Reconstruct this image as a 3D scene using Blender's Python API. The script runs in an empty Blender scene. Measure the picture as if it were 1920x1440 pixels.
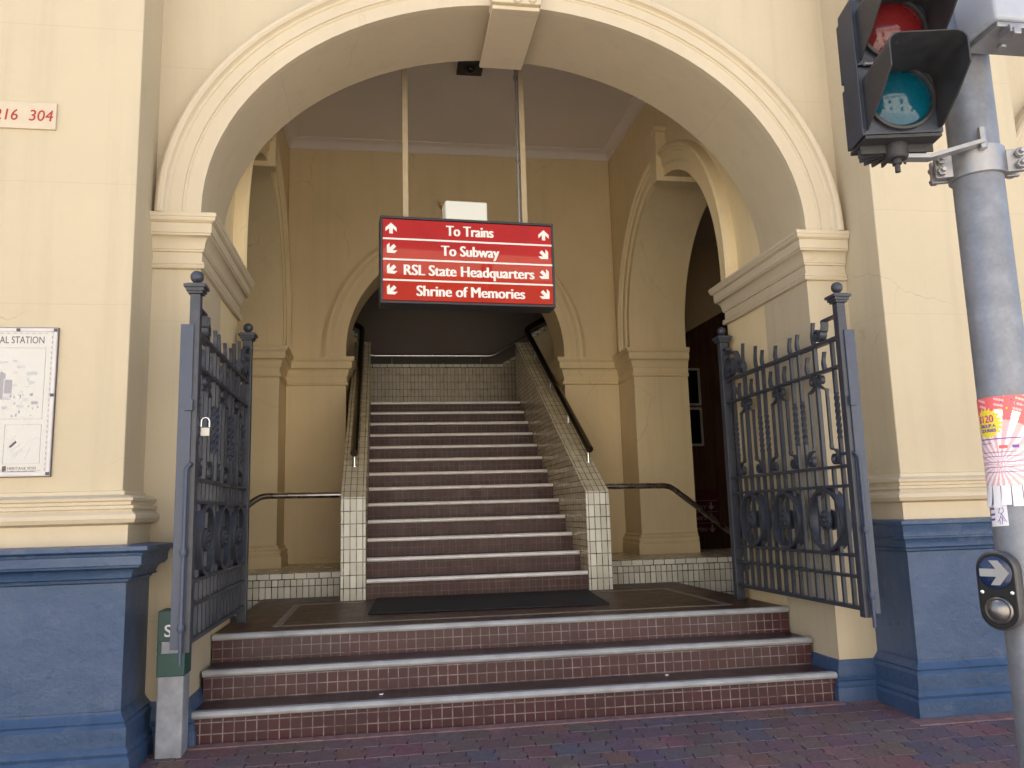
import bpy, bmesh, math, random
from math import sin, cos, pi, radians, sqrt, atan2
from mathutils import Vector, Matrix
random.seed(7)
SC = bpy.context.scene
COL = SC.collection

# ------------------------------------------------------------------ camera
cam_d = bpy.data.cameras.new("camera")
cam = bpy.data.objects.new("camera", cam_d)
COL.objects.link(cam)
SC.camera = cam
Rr = Vector((0.98752077, -0.15501905, -0.02778164))
Ru = Vector((0.0031279, -0.15706343, 0.98758356))
Rf = Vector((0.15745775, 0.97534618, 0.15461851))
cam.matrix_world = Matrix(((Rr.x, Ru.x, -Rf.x, -0.8558), (Rr.y, Ru.y, -Rf.y, -4.8139),
                           (Rr.z, Ru.z, -Rf.z, 1.1678), (0, 0, 0, 1)))
cam_d.sensor_width = 36
cam_d.lens = 1539.14 / 1920 * 36
cam_d.clip_start = 0.05
cam_d.clip_end = 3000

# ------------------------------------------------------------------ light
W = bpy.data.worlds.new("World")
SC.world = W
W.use_nodes = True
nt = W.node_tree
sky = nt.nodes.new("ShaderNodeTexSky")
sky.sky_type = 'NISHITA'
sky.sun_disc = False
SUN_EL, SUN_AZ = radians(64), radians(-14)      # the sun stands high behind the station: the facade is in open shade, the street in sun
sky.sun_elevation = SUN_EL
sky.sun_rotation = SUN_AZ
sky.air_density = 1.0
sky.dust_density = 2.5
sky.ozone_density = 1.0
bg = nt.nodes["Background"]
bg.inputs[1].default_value = 0.10
nt.links.new(sky.outputs[0], bg.inputs[0])
sd = bpy.data.lights.new("sun", 'SUN')
sd.energy = 5.0
sd.angle = radians(0.6)
sd.color = (1.0, 0.965, 0.915)
sun = bpy.data.objects.new("sun", sd)
COL.objects.link(sun)
sdir = Vector((sin(SUN_AZ) * cos(SUN_EL), cos(SUN_AZ) * cos(SUN_EL), sin(SUN_EL)))
sun.rotation_euler = sdir.to_track_quat('Z', 'Y').to_euler()
SC.view_settings.view_transform = 'Standard'
SC.view_settings.look = 'None'
SC.view_settings.exposure = 1.95
SC.view_settings.gamma = 1
SC.cycles.max_bounces = 10
SC.cycles.diffuse_bounces = 6

# ------------------------------------------------------------------ materials
def mat(name):
    m = bpy.data.materials.new(name)
    m.use_nodes = True
    n = m.node_tree
    b = n.nodes["Principled BSDF"]
    return m, n, b

def nd(n, t, **k):
    x = n.nodes.new(t)
    for a, v in k.items():
        setattr(x, a, v)
    return x

def noise(n, scale, detail=3, rough=.55, vec=None):
    x = nd(n, "ShaderNodeTexNoise")
    x.inputs["Scale"].default_value = scale
    x.inputs["Detail"].default_value = detail
    x.inputs["Roughness"].default_value = rough
    if vec is not None:
        n.links.new(vec, x.inputs["Vector"])
    return x

def ramp(n, src, stops):
    r = nd(n, "ShaderNodeValToRGB")
    el = r.color_ramp.elements
    while len(el) < len(stops):
        el.new(.5)
    for e, (p, c) in zip(el, stops):
        e.position = p
        e.color = (*c, 1) if len(c) == 3 else c
    n.links.new(src, r.inputs[0])
    return r

def mixc(n, fac, a, b, mode='MIX'):
    x = nd(n, "ShaderNodeMix", data_type='RGBA', blend_type=mode)
    for sock, v in ((x.inputs[0], fac), (x.inputs[6], a), (x.inputs[7], b)):
        if isinstance(v, (int, float)):
            sock.default_value = v
        elif isinstance(v, tuple):
            sock.default_value = (*v, 1)
        else:
            n.links.new(v, sock)
    return x.outputs[2]

def bump(n, b, h, strength, dist=.01, prev=None):
    x = nd(n, "ShaderNodeBump")
    x.inputs["Strength"].default_value = strength
    x.inputs["Distance"].default_value = dist
    n.links.new(h, x.inputs["Height"])
    if prev is not None:
        n.links.new(prev, x.inputs["Normal"])
    n.links.new(x.outputs[0], b.inputs["Normal"])
    return x.outputs[0]

def objco(n):
    return nd(n, "ShaderNodeTexCoord").outputs["Object"]

def plaster(name, c, rough=.55, var=.06, bmp=.12, joints=(), stain=None, spec=.3, streaks=0, chips=None):
    m, n, b = mat(name)
    co = objco(n)
    n1 = noise(n, .9, 4, .6, co)
    n2 = noise(n, 26, 5, .6, co)
    lo = tuple(x * (1 - var * 1.6) for x in c)
    hi = tuple(min(1, x * (1 + var)) for x in c)
    col = ramp(n, n1.outputs[0], [(.3, lo), (.7, hi)]).outputs[0]
    col = mixc(n, .10, col, ramp(n, n2.outputs[0], [(.35, tuple(x * .82 for x in c)), (.65, c)]).outputs[0])
    if streaks:
        mp_ = nd(n, "ShaderNodeMapping"); mp_.inputs["Scale"].default_value = (7, 7, .35); n.links.new(co, mp_.inputs[0])
        sn_ = noise(n, 1.3, 6, .62, mp_.outputs[0])
        col = mixc(n, ramp(n, sn_.outputs[0], [(.5, (0, 0, 0)), (.78, (streaks, streaks, streaks))]).outputs[0], col, tuple(x * .58 for x in c))
        wb = noise(n, 2.0, 4, .6, co)
        wv_ = mixc(n, .22, co, wb.outputs["Color"])
        vo = nd(n, "ShaderNodeTexVoronoi", feature='DISTANCE_TO_EDGE'); vo.inputs["Scale"].default_value = 1.1; n.links.new(wv_, vo.inputs["Vector"])
        ck = ramp(n, vo.outputs[0], [(0, (1, 1, 1)), (.0035, (0, 0, 0))]).outputs[0]
        km = noise(n, 1.1, 2, .5, co)
        kf = mixc(n, 1.0, ck, ramp(n, km.outputs[0], [(.52, (0, 0, 0)), (.60, (.55, .55, .55))]).outputs[0], 'MULTIPLY')
        col = mixc(n, kf, col, tuple(x * .55 for x in c))
    if chips:
        cn = noise(n, 5.5, 7, .7, co)
        cf = ramp(n, cn.outputs[0], [(chips[0], (0, 0, 0)), (chips[0] + .012, (1, 1, 1))]).outputs[0]
        col = mixc(n, cf, col, chips[1])
    if stain:
        sc, th, sc_col = stain
        st = noise(n, sc, 8, .68, co)
        f = ramp(n, st.outputs[0], [(th, (0, 0, 0)), (th + .06, (1, 1, 1))]).outputs[0]
        col = mixc(n, f, col, sc_col)
    h = n2.outputs[0]
    p = bump(n, b, h, bmp, .004)
    n3 = noise(n, 3.2, 2, .5, co)
    p = bump(n, b, n3.outputs[0], bmp * 1.2, .03, p)
    if stain:
        p = bump(n, b, f, .35, .004, p)
    if joints:
        sx = nd(n, "ShaderNodeSeparateXYZ")
        n.links.new(co, sx.inputs[0])
        tot = None
        for z0 in joints:
            a = nd(n, "ShaderNodeMath", operation='SUBTRACT')
            n.links.new(sx.outputs[2], a.inputs[0]); a.inputs[1].default_value = z0
            d = nd(n, "ShaderNodeMath", operation='ABSOLUTE'); n.links.new(a.outputs[0], d.inputs[0])
            l = nd(n, "ShaderNodeMath", operation='LESS_THAN'); n.links.new(d.outputs[0], l.inputs[0]); l.inputs[1].default_value = .0022
            if tot is None:
                tot = l.outputs[0]
            else:
                s = nd(n, "ShaderNodeMath", operation='MAXIMUM')
                n.links.new(tot, s.inputs[0]); n.links.new(l.outputs[0], s.inputs[1]); tot = s.outputs[0]
        col = mixc(n, ramp(n, tot, [(0, (0, 0, 0)), (1, (.35, .35, .35))]).outputs[0], col, tuple(x * .72 for x in c))
        iv = nd(n, "ShaderNodeMath", operation='SUBTRACT'); iv.inputs[0].default_value = 1; n.links.new(tot, iv.inputs[1])
        bump(n, b, iv.outputs[0], .3, .003, p)
    n.links.new(col, b.inputs["Base Color"])
    b.inputs["Roughness"].default_value = rough
    b.inputs["Specular IOR Level"].default_value = spec
    return m

def plain(name, c, rough=.5, metal=0, var=.12, scale=14, bmp=.05, spec=.5, coat=0):
    m, n, b = mat(name)
    co = objco(n)
    x = noise(n, scale, 4, .6, co)
    col = ramp(n, x.outputs[0], [(.3, tuple(k * (1 - var) for k in c)), (.7, tuple(min(1, k * (1 + var)) for k in c))])
    n.links.new(col.outputs[0], b.inputs["Base Color"])
    rr = nd(n, "ShaderNodeMapRange")
    n.links.new(x.outputs[0], rr.inputs[0])
    rr.inputs[3].default_value = max(.02, rough - .08); rr.inputs[4].default_value = min(1, rough + .08)
    n.links.new(rr.outputs[0], b.inputs["Roughness"])
    b.inputs["Metallic"].default_value = metal
    b.inputs["Specular IOR Level"].default_value = spec
    b.inputs["Coat Weight"].default_value = coat
    if bmp:
        bump(n, b, noise(n, scale * 4, 3, .6, co).outputs[0], bmp, .003)
    return m

def tiles(name, c1, c2, grout, tw, th, gw, rough=.25, off=(0, 0), dirt=.25, dirtc=(.02, .015, .012), xy=None, gdirt=.5, axis=None):
    """grid tiles laid by the direction the face looks (floor xy, front xz, side yz)"""
    m, n, b = mat(name)
    co = objco(n)
    sx = nd(n, "ShaderNodeSeparateXYZ"); n.links.new(co, sx.inputs[0])
    gn = nd(n, "ShaderNodeNewGeometry")
    sn = nd(n, "ShaderNodeSeparateXYZ"); n.links.new(gn.outputs["True Normal"], sn.inputs[0])
    def gt(s, v):
        a = nd(n, "ShaderNodeMath", operation='ABSOLUTE'); n.links.new(s, a.inputs[0])
        g = nd(n, "ShaderNodeMath", operation='GREATER_THAN'); n.links.new(a.outputs[0], g.inputs[0]); g.inputs[1].default_value = v
        return g.outputs[0]
    gx, gz = gt(sn.outputs[0], .7), gt(sn.outputs[2], .45)
    def mx(f, a, c):
        x = nd(n, "ShaderNodeMix", data_type='FLOAT')
        n.links.new(f, x.inputs[0]); n.links.new(a, x.inputs[2]); n.links.new(c, x.inputs[3]); return x.outputs[0]
    u = mx(gx, sx.outputs[0], sx.outputs[1])
    v = mx(gz, sx.outputs[2], sx.outputs[1])
    cb = nd(n, "ShaderNodeCombineXYZ")
    def add(s, k):
        a = nd(n, "ShaderNodeMath", operation='ADD'); n.links.new(s, a.inputs[0]); a.inputs[1].default_value = k; return a.outputs[0]
    n.links.new(add(u, off[0] + 50 * tw), cb.inputs[0]); n.links.new(add(v, off[1] + 50 * th), cb.inputs[1])
    br = nd(n, "ShaderNodeTexBrick", offset=0, squash=1)
    n.links.new(cb.outputs[0], br.inputs["Vector"])
    br.inputs["Color1"].default_value = (*c1, 1); br.inputs["Color2"].default_value = (*c2, 1)
    br.inputs["Mortar"].default_value = (*grout, 1)
    br.inputs["Scale"].default_value = 1
    br.inputs["Mortar Size"].default_value = gw
    br.inputs["Mortar Smooth"].default_value = .1
    br.inputs["Brick Width"].default_value = tw; br.inputs["Row Height"].default_value = th
    d1 = noise(n, 2.3, 6, .65, co)
    f = ramp(n, d1.outputs[0], [(.42, (0, 0, 0)), (.75, (dirt, dirt, dirt))]).outputs[0]
    col = mixc(n, f, br.outputs["Color"], dirtc)
    d2 = noise(n, 9, 5, .7, co)
    gf = ramp(n, d2.outputs[0], [(.4, (0, 0, 0)), (.62, (gdirt, gdirt, gdirt))]).outputs[0]
    mg = nd(n, "ShaderNodeMath", operation='MULTIPLY'); n.links.new(gf, mg.inputs[0]); n.links.new(br.outputs["Fac"], mg.inputs[1])
    col = mixc(n, mg.outputs[0], col, c1)
    n.links.new(col, b.inputs["Base Color"])
    rr = nd(n, "ShaderNodeMapRange"); n.links.new(d2.outputs[0], rr.inputs[0])
    rr.inputs[3].default_value = rough * .7; rr.inputs[4].default_value = min(1, rough * 1.6)
    n.links.new(rr.outputs[0], b.inputs["Roughness"])
    iv = nd(n, "ShaderNodeMath", operation='SUBTRACT'); iv.inputs[0].default_value = 1; n.links.new(br.outputs["Fac"], iv.inputs[1])
    p = bump(n, b, iv.outputs[0], .5, .003)
    bump(n, b, noise(n, 30, 2, .5, co).outputs[0], .06, .004, p)
    return m

CREAM = (.535, .448, .300)
M_FAC = plaster("cream_paint", CREAM, .5, .035, .08, joints=(2.30, 2.963, 3.86, 4.75), streaks=.22, stain=(2.6, .66, (.475, .385, .24)))
M_TRIM = plaster("cream_trim", (.57, .478, .33), .45, .03, .06, streaks=.15)
M_INT = plaster("cream_paint_lifted_indoors", (.75, .605, .355), .5, .05, .08, streaks=.2, stain=(1.3, .69, (.56, .43, .25)))  # the facade's cream, coloured lighter to make up for the dim light indoors
M_CORN = plaster("cornice_paint", (.76, .68, .60), .7, .03, .05)
M_CEIL = plaster("ceiling_paint", (.78, .71, .64), .7, .04, .08)
def blue_paint(name, c, pale, pale2):
    m, n, b = mat(name)
    co = objco(n)
    a = noise(n, 1.5, 6, .62, co); a2 = noise(n, 5.0, 8, .7, co); a3 = noise(n, 11, 7, .72, co); a4 = noise(n, 70, 4, .6, co)
    col = mixc(n, ramp(n, a.outputs[0], [(.38, (0, 0, 0)), (.68, (.95, .95, .95))]).outputs[0], c, pale)
    f2 = ramp(n, a2.outputs[0], [(.56, (0, 0, 0)), (.64, (.6, .6, .6))]).outputs[0]
    col = mixc(n, f2, col, pale2)
    col = mixc(n, ramp(n, a3.outputs[0], [(.62, (0, 0, 0)), (.66, (.6, .6, .6))]).outputs[0], col, tuple(x * .5 for x in c))
    f4 = ramp(n, a3.outputs[0], [(.235, (1, 1, 1)), (.25, (0, 0, 0))]).outputs[0]
    col = mixc(n, f4, col, (.42, .37, .35))
    mp_ = nd(n, "ShaderNodeMapping"); mp_.inputs["Scale"].default_value = (8, 8, .5); n.links.new(co, mp_.inputs[0])
    col = mixc(n, ramp(n, noise(n, 1.5, 5, .6, mp_.outputs[0]).outputs[0], [(.55, (0, 0, 0)), (.8, (.4, .4, .4))]).outputs[0], col, tuple(x * .45 for x in c))
    n.links.new(col, b.inputs["Base Color"])
    rr = nd(n, "ShaderNodeMapRange"); n.links.new(a2.outputs[0], rr.inputs[0]); rr.inputs[3].default_value = .22; rr.inputs[4].default_value = .55
    n.links.new(rr.outputs[0], b.inputs["Roughness"])
    b.inputs["Specular IOR Level"].default_value = .42
    p = bump(n, b, a.outputs[0], .5, .05)
    p = bump(n, b, a2.outputs[0], .6, .012, p)
    p = bump(n, b, f2, .5, .0025, p)
    bump(n, b, a4.outputs[0], .25, .002, p)
    return m
M_BLUE = blue_paint("blue_plinth_paint", (.034, .072, .150), (.068, .108, .185), (.088, .125, .195))
M_BLUE2 = blue_paint("blue_shaded_base_tone", (.030, .066, .138), (.048, .086, .165), (.064, .104, .18))  # plinth blue again, coloured deeper low down where less top light falls
M_GATE = plain("gate_paint", (.042, .046, .059), .42, 0, .2, 20, .12, .5)
M_GATEFRONT = plain("gate_plate_paint", (.048, .062, .098), .4, 0, .12, 10, .1, .5)
M_RISER = tiles("red_mosaic_tile", (.048, .0115, .013), (.064, .016, .017), (.25, .21, .20), .0585, .0585, .0030, .3, (0, .012), .4, gdirt=.75)
M_RISERIN = tiles("dark_red_stair_tile", (.052, .017, .013), (.072, .024, .018), (.16, .115, .10), .0585, .0585, .0028, .45, (0, .0), .3, (.075, .05, .042))
M_TREAD = tiles("dark_tread_tile", (.026, .011, .014), (.036, .014, .017), (.06, .04, .042), .0585, .117, .003, .28, (0, .01), .4)
M_FLOOR = tiles("brown_floor_tile", (.058, .020, .013), (.078, .028, .018), (.012, .007, .006), .095, .30, .0065, .4, (0.02, .05), .35)
M_STRIPE = tiles("grey_stripe_tile", (.24, .20, .17), (.28, .24, .2), (.12, .1, .08), .095, .095, .004, .4)
M_WTILE = tiles("cream_glazed_tile", (.58, .55, .43), (.80, .77, .64), (.035, .028, .024), .0533, .1065, .0042, .16, (.0, .062), .2, (.3, .26, .18))
M_WTOP = tiles("cream_cap_tile", (.64, .56, .38), (.74, .66, .47), (.05, .04, .03), .0533, .1065, .0035, .22, (.0, .0), .3, (.22, .18, .1))
M_WEDGE = tiles("cream_edge_tile", (.66, .63, .50), (.80, .76, .63), (.035, .028, .024), .1065, .0533, .0042, .16, (.02, .0), .2, (.3, .26, .18))
M_DADO = tiles("tan_dado_tile", (.48, .40, .27), (.58, .49, .34), (.09, .065, .045), .0533, .1065, .004, .25, (.0, .0), .25, (.2, .15, .08))
M_WSIDE = tiles("cream_side_tile", (.62, .51, .33), (.74, .63, .42), (.07, .05, .035), .1065, .0533, .0035, .2, (.02, .0), .3, (.18, .14, .08))
M_NOSEIN = plain("bright_stair_nosing", (.78, .74, .69), .35, .2, .1, 9, .05)
M_NOSE = plain("worn_white_nosing", (.34, .34, .335), .40, .15, .2, 6, .2)
M_RAIL = plain("dark_bronze_rail", (.055, .042, .03), .22, .7, .2, 12, .02)
M_STEEL = plain("polished_steel", (.42, .39, .35), .28, 1, .12, 10, .02)
M_BRIGHT = plain("bright_steel", (.72, .72, .72), .25, 1, .08, 20, .02)
M_MAT = plain("black_rubber", (.012, .013, .016), .75, 0, .3, 60, .4)
M_POLE = plain("drab_pole_paint", (.40, .32, .20), .5, 0, .08)
M_TIMBER, _n, _b = mat("dark_timber")
_co = objco(_n)
_mp = nd(_n, "ShaderNodeMapping"); _mp.inputs["Scale"].default_value = (9, 9, .8); _n.links.new(_co, _mp.inputs[0])
_w = noise(_n, 2.2, 6, .6, _mp.outputs[0])
_n.links.new(ramp(_n, _w.outputs[0], [(.3, (.06, .024, .012)), (.7, (.13, .052, .024))]).outputs[0], _b.inputs["Base Color"])
_b.inputs["Roughness"].default_value = .5
M_BLACK = plain("dark_glass", (.008, .008, .009), .12, 0, .1)
M_DARKWALL = plaster("hall_plaster_darkened", (.17, .14, .115), .7, .05, .05)  # plaster coloured dark so that the hall looks unlit
M_WHITEPAINT = plain("white_frame_paint", (.55, .53, .48), .5, 0, .08)
M_MAROON = plain("maroon_sign", (.10, .012, .02), .4, 0, .05)
M_PALE = plain("pale_lettering", (.45, .38, .36), .5, 0, .03, bmp=0)
M_FRAME = plain("sign_frame_charcoal", (.022, .022, .028), .4, 0, .1)
M_WHITE = plain("white_lettering", (.82, .81, .76), .45, 0, .02, bmp=0)
M_GALV, _n, _b = mat("galvanised_steel")
_co = objco(_n)
_v = nd(_n, "ShaderNodeTexVoronoi"); _v.inputs["Scale"].default_value = 90; _n.links.new(_co, _v.inputs["Vector"])
_k = noise(_n, 9, 7, .66, _co)
_n.links.new(mixc(_n, .15, ramp(_n, _k.outputs[0], [(.3, (.17, .18, .20)), (.55, (.22, .23, .255)), (.72, (.29, .31, .34))]).outputs[0],
                  ramp(_n, _v.outputs["Color"], [(.2, (.15, .16, .18)), (.8, (.26, .275, .30))]).outputs[0]), _b.inputs["Base Color"])
_b.inputs["Roughness"].default_value = .48; _b.inputs["Metallic"].default_value = .35
M_GREYBOX = plain("grey_box_paint", (.33, .36, .41), .45, 0, .06)
M_SIGBLK = plain("signal_black", (.026, .025, .027), .5, 0, .3, 25, .15)
M_SIGIN = plain("signal_housing_blue_black", (.03, .036, .05), .4, 0, .3, 12, .1)

def lens_mat(name, c):
    m, n, b = mat(name)
    co = objco(n)
    v = nd(n, "ShaderNodeTexVoronoi"); v.inputs["Scale"].default_value = 140; n.links.new(co, v.inputs["Vector"])
    n.links.new(ramp(n, v.outputs["Distance"], [(0, tuple(x * 1.2 for x in c)), (1, tuple(x * .7 for x in c))]).outputs[0], b.inputs["Base Color"])
    b.inputs["Roughness"].default_value = .10
    b.inputs["Coat Weight"].default_value = .12
    bump(n, b, v.outputs["Distance"], .05, .002)
    return m
M_LRED = lens_mat("red_lens", (.12, .008, .009))
M_LGRN = lens_mat("green_lens", (.0, .055, .09))
M_PAPER = plain("white_paper", (.78, .76, .78), .6, 0, .03, bmp=0)
M_PRED = plain("flyer_red", (.72, .13, .13), .5, 0, .03, bmp=0)
M_PPINK = plain("flyer_pink", (.76, .42, .42), .5, 0, .03, bmp=0)
M_PYEL = plain("flyer_yellow", (.82, .66, .05), .5, 0, .03, bmp=0)
M_PPUR = plain("flyer_purple", (.18, .08, .35), .5, 0, .03, bmp=0)
M_PMAG = plain("flyer_magenta", (.55, .04, .22), .5, 0, .03, bmp=0)
M_INK = plain("grey_ink", (.09, .075, .085), .6, 0, .03, bmp=0)
M_INK2 = plain("pale_grey_ink", (.33, .31, .32), .6, 0, .03, bmp=0)
M_INK3 = plain("faint_grey_ink", (.46, .455, .45), .6, 0, .03, bmp=0)
M_PLAQ = plain("plaque_face", (.50, .485, .44), .18, 0, .03, 5, bmp=0, coat=.5)
M_PLAQF = plain("plaque_frame", (.60, .56, .55), .4, 0, .05)
M_REDNUM = plain("red_numeral_paint", (.36, .022, .012), .5, 0, .05, bmp=0)
M_PLATE = plain("cream_plate", (.55, .455, .32), .45, 0, .04)
M_POSTW = plain("weathered_grey_paint", (.27, .28, .30), .6, 0, .35, 7, .5)
M_GREEN = plain("dark_green_paint", (.006, .056, .047), .45, 0, .2, 9, .15)
M_BRASS = plain("padlock_steel", (.30, .30, .29), .3, .9, .05)
M_BTNBLK = plain("button_black", (.006, .006, .007), .45, 0, .2, spec=.25)
M_BTNMETAL = plain("worn_button_metal", (.20, .19, .18), .3, .9, .2)
M_BTNSIDE = plain("button_box_side", (.07, .068, .07), .38, .4, .15)
M_NAVY = plain("navy_disc", (.004, .014, .055), .25, 0, .1, coat=.15)
M_SILV = plain("silver_arrow", (.24, .24, .24), .35, .3, .1)
M_MORTAR = plain("pink_mortar", (.19, .105, .10), .8, 0, .3, 18, .5)
M_JOINT = plain("paving_joint_sand", (.20, .16, .15), .9, 0, .3, 40, .3)
M_ROAD = plain("pale_concrete_road", (.36, .335, .30), .85, 0, .3, 60, .5)
M_KERB = plain("concrete_kerb", (.3, .29, .27), .8, 0, .15, 20, .3)
M_LEAF = plain("yellow_leaf", (.42, .36, .04), .6, 0, .2)
M_BRACE = plain("light_bracket_metal", (.32, .32, .33), .4, .7, .15)

m, n, b = mat("red_sign_acrylic")
co = objco(n)
n.links.new(ramp(n, noise(n, 3, 3, .5, co).outputs[0], [(.3, (.27, .011, .002)), (.7, (.33, .015, .003))]).outputs[0], b.inputs["Base Color"])
b.inputs["Roughness"].default_value = .025
b.inputs["Specular IOR Level"].default_value = .3
b.inputs["Emission Color"].default_value = (.62, .018, .006, 1)
b.inputs["Emission Strength"].default_value = .06
M_RED = m
m, n, b = mat("lit_diffuser")
b.inputs["Base Color"].default_value = (.5, .5, .44, 1)
b.inputs["Emission Color"].default_value = (1, .97, .85, 1)
b.inputs["Emission Strength"].default_value = .06
b.inputs["Roughness"].default_value = .4
M_LIT = m
m, n, b = mat("interlocking_paver")
at_ = nd(n, "ShaderNodeVertexColor", layer_name="tone")
co = objco(n)
x1 = noise(n, 55, 5, .65, co); x2 = noise(n, 1.6, 5, .6, co); x3 = noise(n, 14, 6, .7, co)
c = mixc(n, 1.0, at_.outputs[0], ramp(n, x1.outputs[0], [(.3, (.62, .62, .62)), (.7, (1.25, 1.25, 1.25))]).outputs[0], 'MULTIPLY')
c = mixc(n, ramp(n, x2.outputs[0], [(.45, (0, 0, 0)), (.7, (.4, .4, .4))]).outputs[0], c, (.085, .06, .065))
c = mixc(n, ramp(n, x3.outputs[0], [(.66, (0, 0, 0)), (.72, (.8, .8, .8))]).outputs[0], c, (.03, .024, .024))
n.links.new(c, b.inputs["Base Color"])
b.inputs["Roughness"].default_value = .62
p = bump(n, b, x1.outputs[0], .35, .004)
bump(n, b, x3.outputs[0], .2, .006, p)
M_PAVER = m

# ------------------------------------------------------------------ mesh helpers
class MB:
    def __init__(s):
        s.v, s.f, s.m = [], [], []
    def vs(s, pts):
        i = len(s.v); s.v += [tuple(p) for p in pts]; return i
    def face(s, idx, m=0):
        s.f.append(tuple(idx)); s.m.append(m)
    def box(s, x0, x1, y0, y1, z0, z1, m=0, M=None):
        P = [(x, y, z) for z in (z0, z1) for y in (y0, y1) for x in (x0, x1)]
        if M: P = [M @ Vector(p) for p in P]
        i = s.vs(P)
        for q in ((0, 2, 3, 1), (4, 5, 7, 6), (0, 1, 5, 4), (2, 6, 7, 3), (0, 4, 6, 2), (1, 3, 7, 5)):
            s.face([i + k for k in q], m)
        return s
    def loft(s, rings, closed=True, caps=True, m=0):
        k = len(rings[0]); b = [s.vs(r) for r in rings]
        for a, c in zip(b, b[1:]):
            for j in range(k if closed else k - 1):
                j2 = (j + 1) % k
                s.face((a + j, a + j2, c + j2, c + j), m)
        if caps and closed:
            s.face([b[0] + j for j in range(k)][::-1], m); s.face([b[-1] + j for j in range(k)], m)
        return s
    def prism(s, poly, f, d0, d1, m=0):
        """poly 2D list; f(u,v,d)->xyz"""
        return s.loft([[f(u, v, d0) for u, v in poly], [f(u, v, d1) for u, v in poly]], m=m)
    def tube(s, path, r, k=10, m=0, caps=True):
        path = [Vector(p) for p in path]; rings = []
        up = None
        for i, p in enumerate(path):
            t = ((path[i + 1] - p).normalized() if i < len(path) - 1 else Vector((0, 0, 0))) + ((p - path[i - 1]).normalized() if i else Vector((0, 0, 0)))
            t.normalize()
            if up is None:
                up = Vector((0, 0, 1)) if abs(t.z) < .9 else Vector((1, 0, 0))
            a = t.cross(up).normalized(); up = a.cross(t).normalized()
            rr = r[i] if isinstance(r, (list, tuple)) else r
            rings.append([p + a * rr * cos(2 * pi * j / k) + up * rr * sin(2 * pi * j / k) for j in range(k)])
        return s.loft(rings, m=m, caps=caps)
    def lathe(s, prof, c, axis=(0, 0, 1), k=20, m=0):
        q = Vector((0, 0, 1)).rotation_difference(Vector(axis)); c = Vector(c)
        return s.loft([[c + q @ Vector((max(r, 1e-4) * cos(2 * pi * j / k), max(r, 1e-4) * sin(2 * pi * j / k), h)) for j in range(k)] for r, h in prof], m=m)
    def build(s, name, mats, parent=None, bevel=0, smooth=0, seg=2):
        me = bpy.data.meshes.new(name)
        me.from_pydata(s.v, [], s.f)
        mats = mats if isinstance(mats, (list, tuple)) else [mats]
        for q in mats: me.materials.append(q)
        me.polygons.foreach_set("material_index", s.m)
        bm = bmesh.new(); bm.from_mesh(me)
        bmesh.ops.recalc_face_normals(bm, faces=bm.faces)
        bm.to_mesh(me); bm.free()
        o = bpy.data.objects.new(name, me); COL.objects.link(o)
        if parent is not None: o.parent = parent
        if smooth:
            me.shade_smooth(); me.set_sharp_from_angle(angle=radians(smooth))
        if bevel:
            md = o.modifiers.new("bevel", 'BEVEL'); md.width = bevel; md.segments = seg; md.limit_method = 'ANGLE'; md.angle_limit = radians(50)
        return o

def tag(o, label=None, cat=None, group=None, kind=None):
    if label: o["label"] = label
    if cat: o["category"] = cat
    if group: o["group"] = group
    if kind: o["kind"] = kind
    return o

def empty(name, loc=(0, 0, 0), **k):
    o = bpy.data.objects.new(name, None); COL.objects.link(o); o.location = loc
    o.empty_display_size = .2
    tag(o, **k)
    return o

def P3(axis):
    """2D (u,z) + depth d -> xyz.  'y': u=x, d=y ; 'x': u=y, d=x"""
    return (lambda u, z, d: (u, d, z)) if axis == 'y' else (lambda u, z, d: (d, u, z))

def arc(a, b, cz, zs, uc, k=48, r=0):
    """arch line from left springing to right springing, with a short straight stilt"""
    pts = [(uc - a - r, zs)]
    for i in range(k + 1):
        t = pi - pi * i / k
        pts.append((uc + (a + r) * cos(t), cz + (b + r) * sin(t)))
    pts.append((uc + a + r, zs))
    return pts

def arch_wall(mb, axis, u0, u1, z0, z1, d0, d1, uc, a, b, cz, zs, zb=None):
    f = P3(axis); zb = z0 if zb is None else zb
    A = arc(a, b, cz, zs, uc)
    op = [(uc - a, zb)] + A + [(uc + a, zb)]
    for d in (d0, d1):
        i = mb.vs([f(u, z, d) for u, z in op]); j = mb.vs([f(u, z1, d) for u, z in op])
        for k in range(len(op) - 1):
            if abs(op[k][0] - op[k + 1][0]) > 1e-6:
                mb.face((i + k, i + k + 1, j + k + 1, j + k))
        for ua, ub in ((u0, uc - a), (uc + a, u1)):
            q = mb.vs([f(ua, z0, d), f(ub, z0, d), f(ub, z1, d), f(ua, z1, d)]); mb.face((q, q + 1, q + 2, q + 3))
    i = mb.vs([f(u, z, d0) for u, z in op]); j = mb.vs([f(u, z, d1) for u, z in op])
    for k in range(len(op) - 1):
        mb.face((i + k, i + k + 1, j + k + 1, j + k))
    for ua in (u0, u1):
        q = mb.vs([f(ua, z0, d0), f(ua, z0, d1), f(ua, z1, d1), f(ua, z1, d0)]); mb.face((q, q + 1, q + 2, q + 3))
    for ua, ub in ((u0, u1),):
        q = mb.vs([f(ua, z1, d0), f(ua, z1, d1), f(ub, z1, d1), f(ub, z1, d0)]); mb.face((q, q + 1, q + 2, q + 3))
    return mb

def arch_mould(mb, axis, d, sgn, uc, a, b, cz, zs, prof):
    """archivolt: prof = [(radial offset from the opening, proud of the wall)]"""
    f = P3(axis)
    L = [arc(a, b, cz, zs, uc, r=r) for r, p in prof]
    rings = [[f(*L[j][k], d + sgn * prof[j][1]) for j in range(len(prof))] for k in range(len(L[0]))]
    mb.loft(rings, closed=False, caps=False)
    return mb

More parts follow.
